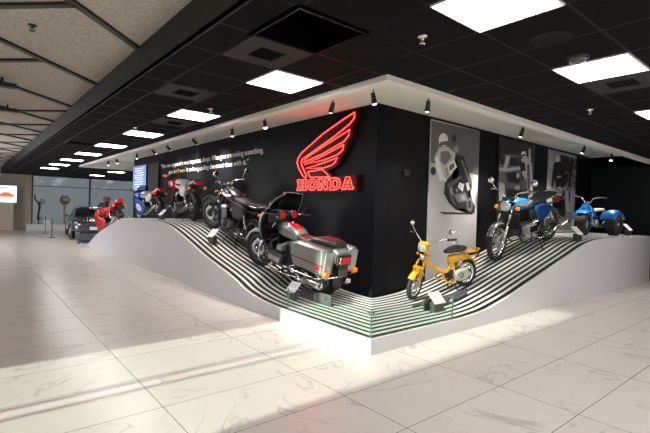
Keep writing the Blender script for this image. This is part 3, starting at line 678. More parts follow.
# ------------------------------------------------------------------ faired sport motorcycles
def sport(name, label, wb, c1, c2, c3, screen, tail, half=False, number=None, steer=0.0, tallscreen=0.0):
    t = thing(name, label, 'motorcycle')
    M = steerM((wb-.38, 0, .80), .42, steer)
    wheel(t, 'front_wheel', (wb, 0, .31), .31, .055, .052, 'cast', M, c3, disc=.15)
    wheel(t, 'rear_wheel', (0, 0, .315), .315, .065, .07, 'cast', I4, c3, disc=.11)
    fork(t, (wb, 0, .31), (wb-.33, 0, .88), M, .09, SATIN)
    m = MB(); m.fender((wb, 0, .31), .335, .07, .3, 2.4, drop=.06); build('front_fender', m.xf(M), c1, t)
    m = MB(); m.fender((0, 0, .315), .35, .09, .9, 2.9, drop=.05); build('rear_fender', m, BLACK, t)
    inline4(t, .68, .38, .25, DARKALLOY, .35)
    frame_tubes(t, wb, .80, .70, .34, matl=SATIN)
    m = MB(); m.loft([(.46, 0, .74, .07, .04, 2.4), (.54, 0, .80, .14, .09, 2.7), (.70, 0, .85, .18, .12, 2.7), (.88, 0, .86, .17, .12, 2.5), (.98, 0, .84, .11, .08, 2.3)], 24); tk = build('fuel_tank', m, c2, t)
    for sg in (1, -1):
        m = MB(); m.plate([(.52, .80), (.70, .82), (.92, .86), (.90, .90), (.70, .87), (.54, .85)], sg*.14, sg*.186, .012, 3); build('tank_stripe', m, c1, tk)
        m = MB(); m.plate([(.12, .80), (.16, .62), (.34, .56), (.48, .62), (.50, .78), (.34, .80)], sg*.12, sg*.18, .03, 4); build('side_cover', m, c2, t)
        if not half:
            m = MB(); m.plate([(.50, .36), (.62, .24), (.95, .22), (1.12, .34), (1.26, .60), (1.30, .86), (1.12, .92), (.98, .74), (.74, .62), (.56, .52)], sg*.15, sg*.235, .04, 3); fp = build('side_fairing', m, c1, t)
            m = MB(); m.plate([(.70, .34), (.98, .36), (1.12, .56), (1.0, .60), (.78, .50)], sg*.22, sg*.242, .012, 3); build('fairing_panel', m, c2, fp)
            m = MB(); m.plate([(.84, .26), (1.0, .28), (1.05, .33), (.86, .31)], sg*.22, sg*.243, .006, 2); build('fairing_vent', m, BLACK, fp)
    m = MB(); m.loft([(.92, 0, .86, .20, .10, 2.6), (1.04, 0, .87, .24, .14, 2.6), (1.20, 0, .85, .23, .15, 2.5), (1.34, 0, .80, .16, .11, 2.3), (1.40, 0, .78, .08, .06, 2)], 24); fa = build('nose_fairing', m, c1, t)
    m = MB(); m.box((1.345, 0, .80), (.06, .2, .12), bev=.02); build('headlamp', m, LENS, fa)
    m = MB(); m.shell([(.95, 1.12, .20, .21), (1.03, 1.06, .19, .20), (1.12+tallscreen*.5, .98, .16, .17), (1.20+tallscreen, .88, .10, .12)], -1.35, 1.35, 20, .005); build('windscreen', m, screen, fa)
    seat_loft(t, [(.54, 0, .78, .10, .03, 2.6), (.40, 0, .77, .13, .045, 2.8), (.22, 0, .79, .14, .05, 3), (.06, 0, .85, .13, .045, 3), (-.16, 0, .88, .11, .035, 3)])
    m = MB(); m.loft([(.20, 0, .76, .15, .05, 3), (.0, 0, .80, .16, .07, 3), (-.2, 0, .85, .13, .065, 2.8), (-.36, 0, .90, .08, .035, 2.4)], 20); ta = build('tail_cowl', m, tail, t)
    m = MB(); m.box((-.34, 0, .84), (.06, .18, .07), bev=.018); build('tail_lamp', m, REDL, ta)
    m = MB(); m.box((-.37, 0, .67), (.01, .18, .12), bev=.003); m.box((-.31, 0, .75), (.03, .05, .13)); build('licence_plate', m, SATIN, t)
    handlebar(t, (wb-.40, 0, .92), .33, .04, .12, M, matl=SATIN)
    for sg in (1, -1):
        mirror(t, (1.18, sg*.20, .97), (1.12, sg*.34, 1.06), I4, .05, BLACK, shape='box')
        signal(t, (-.26, sg*.08, .74), sg, I4, .034, .10, -1); signal(t, (1.25, sg*.2, .78), sg, I4, .03, .05)
        muffler(t, [(.9, sg*.10, .5), (.95, sg*.12, .25), (.5, sg*.17, .19), (.25, sg*.19, .23), (-.33, sg*.21, .36)], .048, .046)
    m = MB()
    for sg in (1, -1): m.box((.36, sg*.25, .36), (.035, .1, .03), bev=.01)
    build('foot_peg', m, BLACK, t)
    if number:
        m = MB(); m.box((1.36, 0, .9), (.02, .2, .18), bev=.02); build('number_board', m, WHITEP, fa)
    centre_stand(t, .34, .26)
    return t, wb
# ------------------------------------------------------------------ yellow moped
def moped():
    t = thing('moped', 'small yellow moped with black saddle and chrome mirrors standing low beside the wall poster', 'moped')
    wb = 1.02; M = steerM((.80, 0, .60), .45, .48)
    wheel(t, 'front_wheel', (wb, 0, .225), .225, .034, .032, 'spoke', M, CHROME, drum=.05)
    wheel(t, 'rear_wheel', (0, 0, .225), .225, .036, .034, 'spoke', I4, CHROME, drum=.05)
    for sg in (1, -1):
        m = MB(); m.tube([(wb, sg*.055, .225), (wb-.055, sg*.06, .36), (wb-.09, sg*.06, .50), (wb-.15, sg*.045, .60)], .016, 8, smoothpath=4); f = build('fork_leg', m.xf(M), YELLOW, t)
        m = MB(); m.tube([(wb+.01, sg*.058, .225), (wb+.045, sg*.06, .34), (wb-.05, sg*.06, .42)], .008, 6, smoothpath=4); build('fork_link', m.xf(M), CHROME, f)
    m = MB(); m.fender((wb, 0, .225), .25, .05, .75, 2.7, drop=.035); m.box((wb-.02, 0, .478), (.10, .07, .05), bev=.015); build('front_fender', m.xf(M), YELLOW, t)
    m = MB(); m.box((wb-.075, 0, .50), (.05, .16, .03), bev=.01); m.box((wb-.02, 0, .46), (.03, .13, .14), bev=.008); build('fork_cover', m.xf(M), YELLOW, t)
    m = MB(); m.fender((0, 0, .225), .255, .055, .55, 2.75, drop=.03); build('rear_fender', m, YELLOW, t)
    # bent beam frame: head, down to footwell, up to the saddle tube
    m = MB(); m.tube([(.80, 0, .60), (.74, 0, .52), (.62, 0, .42), (.50, 0, .34), (.40, 0, .30)], .032, 10, smoothpath=4); m.tube([(.42, 0, .30), (.34, 0, .34), (.28, 0, .46), (.25, 0, .54)], .030, 10, smoothpath=4)
    for sg in (1, -1):
        m.tube([(.52, sg*.05, .34), (.50, sg*.12, .20), (.45, sg*.13, .175), (.33, sg*.13, .175), (.30, sg*.09, .30), (.27, sg*.04, .45)], .013, 8, smoothpath=4)
        m.tube([(.32, sg*.03, .44), (.12, sg*.10, .50), (-.12, sg*.10, .50), (-.20, sg*.07, .50)], .012, 8, smoothpath=4); m.tube([(.30, sg*.08, .32), (.15, sg*.09, .25), (0, sg*.09, .225)], .013, 8)
    m.cyl((.81, 0, .54), (.75, 0, .70), .03); build('frame', m, YELLOW, t)
    m = MB(); m.loft([(.34, 0, .49, .03, .05, 2.6), (.26, 0, .50, .075, .07, 2.8), (.14, 0, .50, .085, .055, 3), (.02, 0, .49, .08, .04, 3), (-.06, 0, .49, .04, .02, 2.4)], 18); build('fuel_tank', m, YELLOW, t)
    m = MB(); m.box((-.09, 0, .555), (.26, .18, .016), bev=.004)
    for sg in (1, -1): m.tube([(.04, sg*.10, .565), (-.22, sg*.10, .575), (-.26, sg*.08, .58)], .008, 6)
    m.cyl((-.26, -.08, .58), (-.26, .08, .58), .008); build('rear_rack', m, YELLOW, t)
    m = MB(); m.cyl((.25, 0, .54), (.225, 0, .62), .014); build('saddle_post', m, CHROME, t)
    seat_loft(t, [(.38, 0, .625, .05, .02, 2.4), (.32, 0, .63, .09, .035, 2.6), (.20, 0, .64, .12, .045, 2.8), (.08, 0, .645, .13, .045, 2.8), (.0, 0, .64, .08, .025, 2.4)])
    # engine with pale round cover
    m = MB(); m.box((.22, 0, .25), (.22, .16, .12), bev=.03)
    for i in range(8): m.cyl((.30+.018*i, 0, .26), (.305+.018*i, 0, .26), .055, n=12)
    e = build('engine', m, DARKALLOY, t)
    m = MB(); m.plate([(.02, .25), (.06, .17), (.20, .14), (.30, .19), (.31, .28), (.22, .33), (.08, .33)], .06, .125, .03, 4); build('engine_cover', m, mat('cream_alloy', (.62, .62, .56), .4, .2), e)
    m = MB(); m.lathe([(.025, 0), (.04, .012), (.04, .02)], (.20, .12, .24), (0, 1, 0), 16); build('kick_hub', m, DARKALLOY, e)
    m = MB(); m.cyl((.1, 0, .42), (.12, 0, .50), .04); m.ball((.17, .07, .42), .05, sq=(1, .7, 1)); build('oil_tank', m, ALLOY, t)
    muffler(t, [(.36, -.05, .22), (.36, -.09, .16), (.15, -.10, .14), (.05, -.11, .16), (-.26, -.12, .21)], .034, .032, .012)
    tubes(t, 'pedal_crank', [[(.42, .10, .20), (.43, .15, .21), (.44, .22, .22)], [(.42, -.10, .20), (.41, -.15, .19), (.40, -.22, .18)]], .008, CHROME, 2)
    m = MB(); m.box((.845, 0, .80), (.13, .15, .15), bev=.035); h = build('headlamp', m.xf(M), YELLOW, t)
    m = MB(); m.lathe([(.062, 0), (.064, .012), (.045, .022), (.001, .028)], (.91, 0, .80), (1, 0, 0), 20); build('lamp_lens', m.xf(M), LENS, h)
    m = MB(); m.lathe([(.02, -.04), (.045, -.02), (.048, 0), (.03, .008), (.001, .01)], (.905, 0, .655), (1, 0, 0), 18); build('horn', m.xf(M), CHROME, t)
    for sg in (1, -1): signal(t, (.83, sg*.045, .67), sg, M, .02, .05)
    m = MB()
    for sg in (1, -1): m.tube([(.79, sg*.02, .70), (.78, sg*.03, .78), (.74, sg*.12, .86), (.70, sg*.22, .93), (.60, sg*.32, .93), (.52, sg*.35, .92)], .011, 8, smoothpath=5)
    hb = build('handlebar', m.xf(M), CHROME, t)
    for sg in (1, -1):
        m = MB(); m.cyl((.62, sg*.305, .93), (.51, sg*.355, .92), .018); m.box((.64, sg*.29, .93), (.05, .04, .04), bev=.01); build('grip', m.xf(M), BLACK, hb)
        m = MB(); m.tube([(.66, sg*.30, .925), (.66, sg*.36, .91), (.56, sg*.40, .90)], .005, 6); build('brake_lever', m.xf(M), CHROME, hb)
        mirror(t, (.68, sg*.24, .93), (.66, sg*.33, 1.06), M, .045, CHROME)
    m = MB(); m.box((-.24, 0, .47), (.05, .10, .06), bev=.015); build('tail_lamp', m, REDL, t)
    m = MB(); m.box((-.2, 0, .50), (.14, .13, .05), bev=.015); build('tail_bracket', m, BLACK, t)
    centre_stand(t, .30, .18, .10)
    return t, wb
# ------------------------------------------------------------------ blue three wheeler
def trike():
    t = thing('three_wheeler', 'blue three-wheeled all-terrain cycle with balloon tyres at the far right end', 'three wheeler')
    wb = 1.0; M = steerM((.72, 0, .62), .42, .12)
    wheel(t, 'front_wheel', (wb, 0, .28), .28, .085, .13, 'disc', M, ALLOY, square=True)
    for sg in (1, -1): wheel(t, 'rear_wheel', (0, sg*.36, .28), .28, .085, .13, 'disc', I4, DARKALLOY, square=True)
    m = MB(); m.cyl((0, -.36, .28), (0, .36, .28), .022); build('rear_axle', m, SATIN, t)
    for sg in (1, -1):
        m = MB(); m.tube([(wb, sg*.16, .28), (wb-.10, sg*.16, .52), (wb-.17, sg*.12, .64), (wb-.24, sg*.05, .74)], .019, 8, smoothpath=4); build('fork_leg', m.xf(M), CYANB, t)
    m = MB(); m.fender((wb, 0, .28), .33, .15, .9, 2.45, drop=.03); build('front_fender', m.xf(M), CYANB, t)
    m = MB(); m.box((wb-.16, 0, .62), (.03, .26, .03), bev=.008); m.box((wb-.08, 0, .70), (.05, .14, .12), bev=.02); build('fork_crown', m.xf(M), CYANB, t)
    m = MB(); m.loft([(.34, 0, .50, .05, .04, 2.6), (.42, 0, .56, .08, .07, 2.6), (.56, 0, .62, .085, .08, 2.6), (.70, 0, .68, .06, .06, 2.4), (.76, 0, .72, .03, .04, 2)], 18); build('fuel_tank', m, CYANB, t)
    tubes(t, 'frame', [[(.75, 0, .72), (.66, sg*.03, .50), (.60, sg*.06, .28), (.40, sg*.10, .20), (.10, sg*.10, .24), (-.1, sg*.10, .34)] for sg in (1, -1)]+[[(.72, 0, .66), (.45, 0, .50), (.2, 0, .46), (-.1, 0, .48)]], .020, CYANB)
    seat_loft(t, [(.40, 0, .60, .07, .02, 2.4), (.32, 0, .62, .10, .035, 2.6), (.14, 0, .635, .12, .04, 2.8), (-.05, 0, .645, .12, .04, 2.8), (-.12, 0, .64, .07, .02, 2.4)], TANV)
    for sg in (1, -1):
        m = MB(); rings = []
        for i in range(15):
            a = .35+(2.75-.35)*i/14; r = []
            prof = [(.14, -.02), (.16, .0), (.30, .03), (.44, .02), (.50, -.03)]
            prof = prof+[(y, z-.006) for y, z in reversed(prof)]
            for y, z in prof: r.append((.32*math.cos(a)*1.05, sg*y, .28+(.34+z)*math.sin(a)))
            rings.append(r)
        m.grid(rings); build('rear_fender', m, CYANB, t)
    m = MB(); m.box((.42, 0, .30), (.26, .22, .18), bev=.04)
    for i in range(8): m.box((.56+.016*i, 0, .34), (.006, .14, .14), Matrix.Rotation(-.1, 4, 'Y'))
    m.lathe([(.001, .03), (.07, .027), (.085, 0)], (.40, .11, .30), (0, 1, 0), 18); build('engine', m, ALLOY, t)
    m = MB(); m.box((.38, 0, .21), (.10, .50, .02), bev=.006); build('foot_peg', m, mat('brass_peg', (.5, .35, .12), .35, .8), t)
    muffler(t, [(.64, -.06, .36), (.66, -.14, .30), (.4, -.16, .30), (.2, -.15, .36), (-.20, -.15, .46)], .04, .038, .014)
    handlebar(t, (.74, 0, .80), .36, .14, .16, M)
    m = MB(); m.cyl((.82, 0, .62), (.73, 0, .80), .022); m.box((.74, 0, .80), (.07, .08, .05), bev=.012); build('steering_stem', m.xf(M), CHROME, t)
    return t, wb

b, wb = touring(); b.scale = (.93,)*3; place(b, .90, 1.92, math.radians(99), wb*.93, lean=-.03)
b, wb = naked('naked_motorcycle', 'black naked motorcycle with red tank stripe and round mirrors behind the touring windscreen', 1.40, mat('black_tank_paint', (.015, .012, .014), .25, 0, .6), mat('black_side_cover', (.012, .012, .013), .5, spec=.25), SATIN, 'cast', rimm=DARKALLOY, steer=.15, pipe=SATIN, stripe=RED, sparkly=DARKALLOY, shell=SATIN)
place(b, .95, 3.98, math.radians(97), wb, lean=-.06)
b, wb = sport('sport_motorcycle', 'red and white sport motorcycle with olive windscreen, tail towards the room', 1.42, RED, WHITEP, SATIN, OLIVE, mat('black_tail', (.015, .012, .012), .3, 0, .5), half=True, tallscreen=.08)
b.scale = (.98,)*3; place(b, .84, 6.35, math.radians(85), wb*.98, lean=-.04)
b, wb = sport('racing_motorcycle', 'white, blue and red faired racing motorcycle on the crest below the wall screen', 1.38, BLUEP, WHITEP, SATIN, SMOKE, MAROON)
b.scale = (.82,)*3; place(b, .78, 8.45, math.radians(95), wb*.82, lean=-.04)
b, wb = sport('sport_motorcycle', 'all-red faired sport motorcycle on the downslope beside the grey car', 1.38, RED, RED, RED, SMOKE, RED)
place(b, .55, 11.2, math.radians(96), wb, lean=-.04)
b, wb = moped(); b.scale = (.94,)*3; place(b, 2.80, .74, math.radians(180-14), wb*.94, lean=-.05)
b, wb = naked('cruiser_motorcycle', 'blue motorcycle with chrome headlamp, orange signals and large silver engine on the right slope', 1.48, CYANB, DKBLUE, mat('grey_chrome', (.35, .36, .38), .2, .9), 'spoke', big=True, steer=.22, high=.02)
place(b, 5.45, .70, math.radians(180-9), wb, lean=-.05)
b, wb = trike(); b.scale = (.87,)*3; place(b, 7.86, .66, math.radians(180-1), wb*.87)
WING = {
 'P1': [(3.055, 1.956), (3.132, 1.989), (3.255, 2.122), (3.319, 2.23), (3.29, 2.313), (3.203, 2.395), (2.621, 2.665), (2.142, 2.829), (1.868, 2.909), (1.873, 2.824), (1.977, 2.739), (2.341, 2.587), (3.085, 2.317), (3.179, 2.286), (3.194, 2.21), (3.139, 2.123), (3.031, 1.997)],
 'P2': [(3.131, 2.229), (3.034, 2.313), (2.611, 2.455), (1.968, 2.657), (1.989, 2.572), (2.086, 2.492), (2.606, 2.339), (3.131, 2.229)],
 'P3': [(3.104, 2.19), (2.604, 2.303), (2.094, 2.441), (2.116, 2.358), (2.232, 2.296), (2.601, 2.228), (3.104, 2.19)],
 'P4': [(3.062, 2.119), (2.599, 2.184), (2.235, 2.248), (2.29, 2.175), (2.385, 2.132), (2.595, 2.101), (3.062, 2.119)],
 'P5': [(2.997, 2.063), (2.605, 2.08), (2.409, 1.95), (2.931, 1.963), (2.997, 2.063)],
 'BACK': [(3.09, 1.912), (3.196, 1.973), (3.307, 2.113), (3.366, 2.233), (3.331, 2.335), (3.23, 2.42), (2.634, 2.695), (2.154, 2.858), (1.835, 2.937), (1.829, 2.805), (1.916, 2.691), (1.924, 2.542), (2.044, 2.454), (2.049, 2.342), (2.178, 2.257), (2.215, 2.15), (2.372, 2.082), (2.508, 2.054), (2.337, 1.923)],
 'TXT': [(3.295, 1.744), (3.305, 1.93), (1.829, 1.736), (1.856, 1.902)],
}
POSTER_A = [
 ('g2', [(2.73, 2.921), (4.201, 2.968), (4.239, 2.138), (2.767, 2.246)]),
 ('g1', [(3.049, 1.44), (4.06, 1.443), (4.062, 1.413), (3.181, 1.403)]),
 ('g5', [(2.989, 2.516), (3.227, 2.551), (3.442, 2.467), (3.555, 2.318), (3.473, 2.17), (3.279, 2.005), (3.111, 2.056), (2.911, 2.221), (2.861, 2.33)]),
 ('g1', [(3.456, 2.449), (3.703, 2.442), (3.839, 2.241), (3.987, 2.002), (3.995, 1.877), (3.898, 1.768), (4.129, 1.567), (4.114, 1.439), (3.933, 1.432), (3.759, 1.528), (3.513, 1.489), (3.302, 1.603), (3.161, 1.755), (3.176, 1.951), (3.407, 2.125), (3.584, 2.179)]),
 ('g6', [(3.221, 2.667), (3.211, 2.617), (3.176, 2.573), (3.126, 2.546), (3.068, 2.539), (3.016, 2.555), (2.979, 2.589), (2.963, 2.635), (2.973, 2.685), (3.006, 2.728), (3.056, 2.756), (3.113, 2.763), (3.166, 2.749), (3.205, 2.714)]),
 ('g2', [(2.997, 2.601), (3.208, 2.65), (3.219, 2.589), (3.013, 2.541)]),
 ('g1', [(3.454, 2.72), (3.45, 2.685), (3.435, 2.655), (3.411, 2.637), (3.384, 2.634), (3.359, 2.646), (3.34, 2.672), (3.332, 2.705), (3.336, 2.74), (3.351, 2.769), (3.375, 2.788), (3.402, 2.791), (3.427, 2.779), (3.446, 2.754)]),
 ('g1', [(2.917, 2.114), (2.911, 2.084), (2.892, 2.059), (2.862, 2.043), (2.83, 2.041), (2.799, 2.052), (2.778, 2.074), (2.769, 2.102), (2.774, 2.132), (2.793, 2.158), (2.822, 2.173), (2.855, 2.176), (2.886, 2.165), (2.908, 2.143)]),
 ('g3', [(3.025, 2.443), (3.231, 2.484), (3.35, 2.398), (3.167, 2.232), (3.027, 2.289)]),
 ('g6', [(3.219, 2.236), (3.407, 2.352), (3.511, 2.23), (3.301, 2.085)]),
 ('g2', [(3.266, 2.225), (3.397, 2.3), (3.442, 2.232), (3.311, 2.141)]),
 ('g6', [(2.874, 2.32), (2.947, 2.358), (3.046, 2.194), (3.16, 2.005), (3.034, 1.95), (2.908, 2.155)]),
 ('g6', [(3.597, 1.97), (3.741, 1.946), (3.706, 1.813), (3.545, 1.886)]),
 ('g4', [(3.286, 1.887), (3.381, 1.876), (3.444, 1.728), (3.348, 1.744)]),
 ('g5', [(3.783, 1.965), (3.869, 1.987), (3.936, 1.866), (3.864, 1.829)]),
 ('g3', [(4.036, 1.594), (4.029, 1.539), (4.005, 1.494), (3.967, 1.469), (3.924, 1.468), (3.884, 1.492), (3.855, 1.534), (3.843, 1.588), (3.849, 1.642), (3.872, 1.686), (3.909, 1.712), (3.952, 1.713), (3.993, 1.691), (4.023, 1.648)]),
 ('g1', [(3.991, 1.592), (3.988, 1.558), (3.975, 1.53), (3.955, 1.514), (3.932, 1.513), (3.91, 1.528), (3.894, 1.555), (3.887, 1.589), (3.89, 1.623), (3.902, 1.651), (3.922, 1.667), (3.945, 1.668), (3.967, 1.654), (3.983, 1.627)]),
 ('g4', [(3.381, 2.56), (3.502, 2.614), (3.523, 2.496), (3.429, 2.454)]),
 ('g3', [(3.601, 2.359), (3.671, 2.374), (3.959, 1.976), (3.901, 1.955)]),
 ('g2', [(3.231, 1.915), (3.617, 2.093), (3.676, 2.064), (3.289, 1.832)]),
 ('g3', [(3.416, 1.747), (3.778, 1.804), (3.875, 1.655), (3.576, 1.612)]),
 ('g4', [(3.639, 1.736), (3.752, 1.758), (3.8, 1.677), (3.686, 1.657)]),
 ('g2', [(3.264, 1.799), (3.368, 1.637), (3.524, 1.55), (3.436, 1.639), (3.36, 1.764)]),
 ('g4', [(3.464, 1.857), (3.562, 1.846), (3.511, 1.771)]),
 ('g6', [(3.066, 2.068), (3.213, 1.993), (3.177, 1.943), (3.03, 2.019)]),
 ('g4', [(3.163, 2.184), (3.214, 2.204), (3.275, 2.068), (3.211, 2.039)]),
]
POSTER_B = [
 ('g1', [(4.89, 2.974), (5.488, 2.968), (5.511, 2.662), (4.916, 2.6)]),
 ('g1', [(5.488, 2.968), (6.301, 2.952), (6.321, 2.709), (5.511, 2.662)]),
 ('g3', [(4.885, 2.49), (5.154, 2.618), (5.599, 2.636), (5.758, 2.455), (5.843, 2.12), (5.708, 1.951), (5.214, 1.96), (4.909, 2.044)]),
 ('g5', [(5.182, 2.601), (5.333, 2.602), (5.202, 2.314), (5.083, 2.284)]),
 ('g1', [(5.362, 2.584), (5.659, 2.606), (5.729, 2.449), (5.305, 2.405)]),
 ('g1', [(4.971, 2.566), (5.156, 2.584), (5.128, 2.417), (4.942, 2.407)]),
 ('g5', [(4.908, 2.347), (5.187, 2.347), (5.746, 2.422), (5.779, 2.374), (5.191, 2.285), (4.912, 2.277)]),
 ('g1', [(5.193, 2.251), (5.68, 2.324), (5.81, 2.154), (5.699, 2.068), (5.274, 2.084)]),
 ('g5', [(4.908, 2.061), (5.141, 2.041), (5.23, 1.736), (4.966, 1.692)]),
 ('g5', [(5.572, 2.025), (5.775, 2.037), (5.766, 1.954), (5.593, 1.941)]),
 ('g5', [(5.737, 2.246), (5.732, 2.221), (5.716, 2.2), (5.69, 2.187), (5.661, 2.185), (5.635, 2.194), (5.615, 2.212), (5.607, 2.236), (5.612, 2.261), (5.628, 2.282), (5.653, 2.295), (5.682, 2.297), (5.709, 2.289), (5.729, 2.27)]),
 ('g5', [(5.791, 2.602), (6.011, 2.678), (6.238, 2.553), (6.333, 2.151), (6.331, 1.778), (6.159, 1.771), (6.053, 2.134), (5.829, 2.299)]),
 ('g2', [(6.04, 2.498), (6.162, 2.524), (6.246, 1.849), (6.137, 1.844)]),
 ('g6', [(5.986, 2.711), (5.977, 2.684), (5.95, 2.659), (5.908, 2.643), (5.862, 2.639), (5.82, 2.646), (5.789, 2.665), (5.777, 2.69), (5.785, 2.717), (5.812, 2.741), (5.853, 2.757), (5.899, 2.762), (5.942, 2.755), (5.973, 2.737)]),
 ('g1', [(5.8, 2.685), (5.962, 2.716), (5.951, 2.671), (5.817, 2.651)]),
 ('g1', [(5.737, 2.543), (5.947, 2.526), (5.99, 2.363), (5.797, 2.333)]),
 ('g1', [(5.217, 1.925), (5.856, 1.941), (5.87, 1.76), (5.298, 1.739)]),
 ('g3', [(6.071, 2.098), (6.064, 2.05), (6.038, 2.01), (5.997, 1.987), (5.95, 1.984), (5.906, 2.003), (5.874, 2.039), (5.86, 2.085), (5.867, 2.133), (5.893, 2.172), (5.934, 2.196), (5.98, 2.199), (6.025, 2.181), (6.057, 2.145)]),
 ('g5', [(6.076, 2.83), (6.168, 2.848), (6.207, 2.55), (6.113, 2.549)]),
]
POSTER_C = [
 ('g1', [(7.678, 2.884), (8.446, 2.876), (8.463, 2.426), (8.132, 2.277), (7.965, 2.54), (7.724, 2.619)]),
 ('g1', [(8.169, 2.405), (8.339, 2.417), (8.325, 1.779), (8.252, 1.777)]),
 ('g2', [(7.041, 1.618), (8.472, 1.542), (8.489, 1.089), (7.062, 1.123)]),
 ('g0', [(7.361, 2.659), (7.647, 2.71), (7.931, 2.647), (8.026, 2.395), (7.933, 2.115), (7.499, 2.091), (7.388, 2.349)]),
 ('g0', [(7.362, 2.645), (7.477, 2.597), (7.396, 2.254), (7.345, 2.082), (7.256, 2.101), (7.275, 2.389)]),
 ('g0', [(7.885, 2.643), (8.036, 2.546), (8.091, 2.199), (8.003, 2.119), (7.908, 2.386)]),
 ('g0', [(7.519, 2.116), (7.98, 2.112), (8.108, 1.495), (7.999, 1.383), (7.83, 1.441), (7.762, 1.686), (7.743, 1.38), (7.603, 1.413)]),
 ('g6', [(7.63, 2.776), (7.623, 2.742), (7.597, 2.712), (7.558, 2.694), (7.514, 2.689), (7.472, 2.701), (7.442, 2.725), (7.43, 2.757), (7.437, 2.791), (7.462, 2.82), (7.5, 2.839), (7.545, 2.844), (7.587, 2.833), (7.617, 2.809)]),
 ('g5', [(7.859, 2.026), (7.848, 1.974), (7.81, 1.931), (7.752, 1.906), (7.686, 1.903), (7.625, 1.923), (7.581, 1.962), (7.562, 2.012), (7.572, 2.063), (7.609, 2.105), (7.666, 2.131), (7.732, 2.135), (7.794, 2.116), (7.839, 2.077)]),
 ('g0', [(7.635, 2.084), (7.68, 2.086), (7.692, 1.949), (7.647, 1.947)]),
 ('g0', [(7.812, 2.024), (7.81, 1.996), (7.799, 1.973), (7.782, 1.96), (7.762, 1.959), (7.742, 1.97), (7.727, 1.992), (7.72, 2.019), (7.722, 2.047), (7.733, 2.07), (7.75, 2.083), (7.771, 2.084), (7.79, 2.073), (7.805, 2.052)]),
 ('g5', [(7.787, 2.023), (7.787, 2.003), (7.782, 1.988), (7.775, 1.979), (7.765, 1.978), (7.756, 1.987), (7.749, 2.002), (7.746, 2.021), (7.746, 2.04), (7.75, 2.056), (7.758, 2.064), (7.767, 2.065), (7.776, 2.057), (7.783, 2.042)]),
 ('g5', [(7.52, 2.359), (7.745, 2.385), (7.749, 2.346), (7.546, 2.322)]),
 ('g5', [(7.345, 2.078), (7.503, 2.047), (7.484, 2.008), (7.327, 2.038)]),
 ('g5', [(7.841, 2.095), (8.07, 2.167), (8.097, 2.139), (7.891, 2.058)]),
]

# ------------------------------------------------------------------ neon wing sign
def neon_sign():
    t = thing('neon_sign', 'red neon wing emblem sign with lettering below on the black wall', 'neon sign', (1.50, 2.6, 1.72))
    ox, oy, oz = 1.50, 2.6, 1.72
    def L(p, x): return (x-ox, p[0]-oy, p[1]-oz)
    m = MB(); pts = crv([Vector((p[0], p[1], 0)) for p in WING['BACK']], 2, True)
    bm = m.bm; A = [bm.verts.new((1.528-ox, p.x-oy, p.y-oz)) for p in pts]; B = [bm.verts.new((1.455-ox, p.x-oy, p.y-oz)) for p in pts]
    n = len(A)
    for i in range(n): m._f((A[i], A[(i+1) % n], B[(i+1) % n], B[i]), False)
    m._f(A, False); m._f(list(reversed(B)), False)
    bk = build('wing_backing', m, mat('black_acrylic_red_glow', (.035, .002, .004), .5, 0, .0, spec=.2), t)  # red glow of the neon is put into the black backing's colour
    m = MB(); m.box((1.49-ox, 2.565-oy, 1.835-oz), (.075, 1.53, .25)); build('letter_backing', m, mat('black_acrylic_red_glow', (.05, .003, .005), .3), t)
    for k in ('P1', 'P2', 'P3', 'P4', 'P5'):
        m = MB(); q = WING[k]; q = q[:-1] if q[0] == q[-1] else q
        q = [a for a in q]; m.tube([L(p, 1.435) for p in q], .0045, 8, closed=True); build('neon_tube', m, NEON, t)
        m = MB(); m.tube([L(p, 1.452) for p in q], .009, 6, closed=True); build('tube_glow_halo', m, NEOND, t)  # dimly emitting outline added to imitate the red glow around each tube
    # slab serif letters as outlines, one unit = letter height
    LT = {'H': [[(0, 0), (.42, 0), (.42, .2), (.33, .2), (.33, .4), (.67, .4), (.67, .2), (.58, .2), (.58, 0), (1, 0), (1, .2), (.91, .2), (.91, .8), (1, .8), (1, 1), (.58, 1), (.58, .8), (.67, .8), (.67, .6), (.33, .6), (.33, .8), (.42, .8), (.42, 1), (0, 1), (0, .8), (.09, .8), (.09, .2), (0, .2)]],
          'O': [[(.5+.5*math.cos(a*PI/10), .5+.5*math.sin(a*PI/10)) for a in range(20)], [(.5+.22*math.cos(a*PI/8), .5+.27*math.sin(a*PI/8)) for a in range(16)]],
          'N': [[(0, 0), (.36, 0), (.36, .2), (.28, .2), (.28, .62), (.68, 0), (.9, 0), (.9, .8), (1, .8), (1, 1), (.62, 1), (.62, .8), (.7, .8), (.7, .4), (.32, 1), (0, 1), (0, .8), (.09, .8), (.09, .2), (0, .2)]],
          'D': [[(0, 0), (.6, 0), (.88, .14), (1, .5), (.88, .86), (.6, 1), (0, 1), (0, .8), (.09, .8), (.09, .2), (0, .2)], [(.33, .2), (.55, .2), (.7, .34), (.74, .5), (.7, .66), (.55, .8), (.33, .8)]],
          'A': [[(0, 0), (.4, 0), (.4, .17), (.3, .17), (.34, .3), (.64, .3), (.68, .17), (.58, .17), (.58, 0), (1, 0), (1, .17), (.92, .17), (.64, 1), (.34, 1), (.08, .17), (0, .17)], [(.4, .46), (.6, .46), (.5, .76)]]}
    hgt = .185; w = .262
    for i, ch in enumerate('HONDA'):
        m = MB(); m2 = MB()
        for poly in LT[ch]:
            pts = [(3.29-(i*.295)-x*w, 1.745+y*hgt) for x, y in poly]
            m.tube([L(p, 1.435) for p in pts], .005, 6, closed=True); m2.tube([L(p, 1.45) for p in pts], .010, 6, closed=True)
        lt = build('neon_letter', m, NEON, t); build('tube_glow_halo', m2, NEOND, lt)
neon_sign()
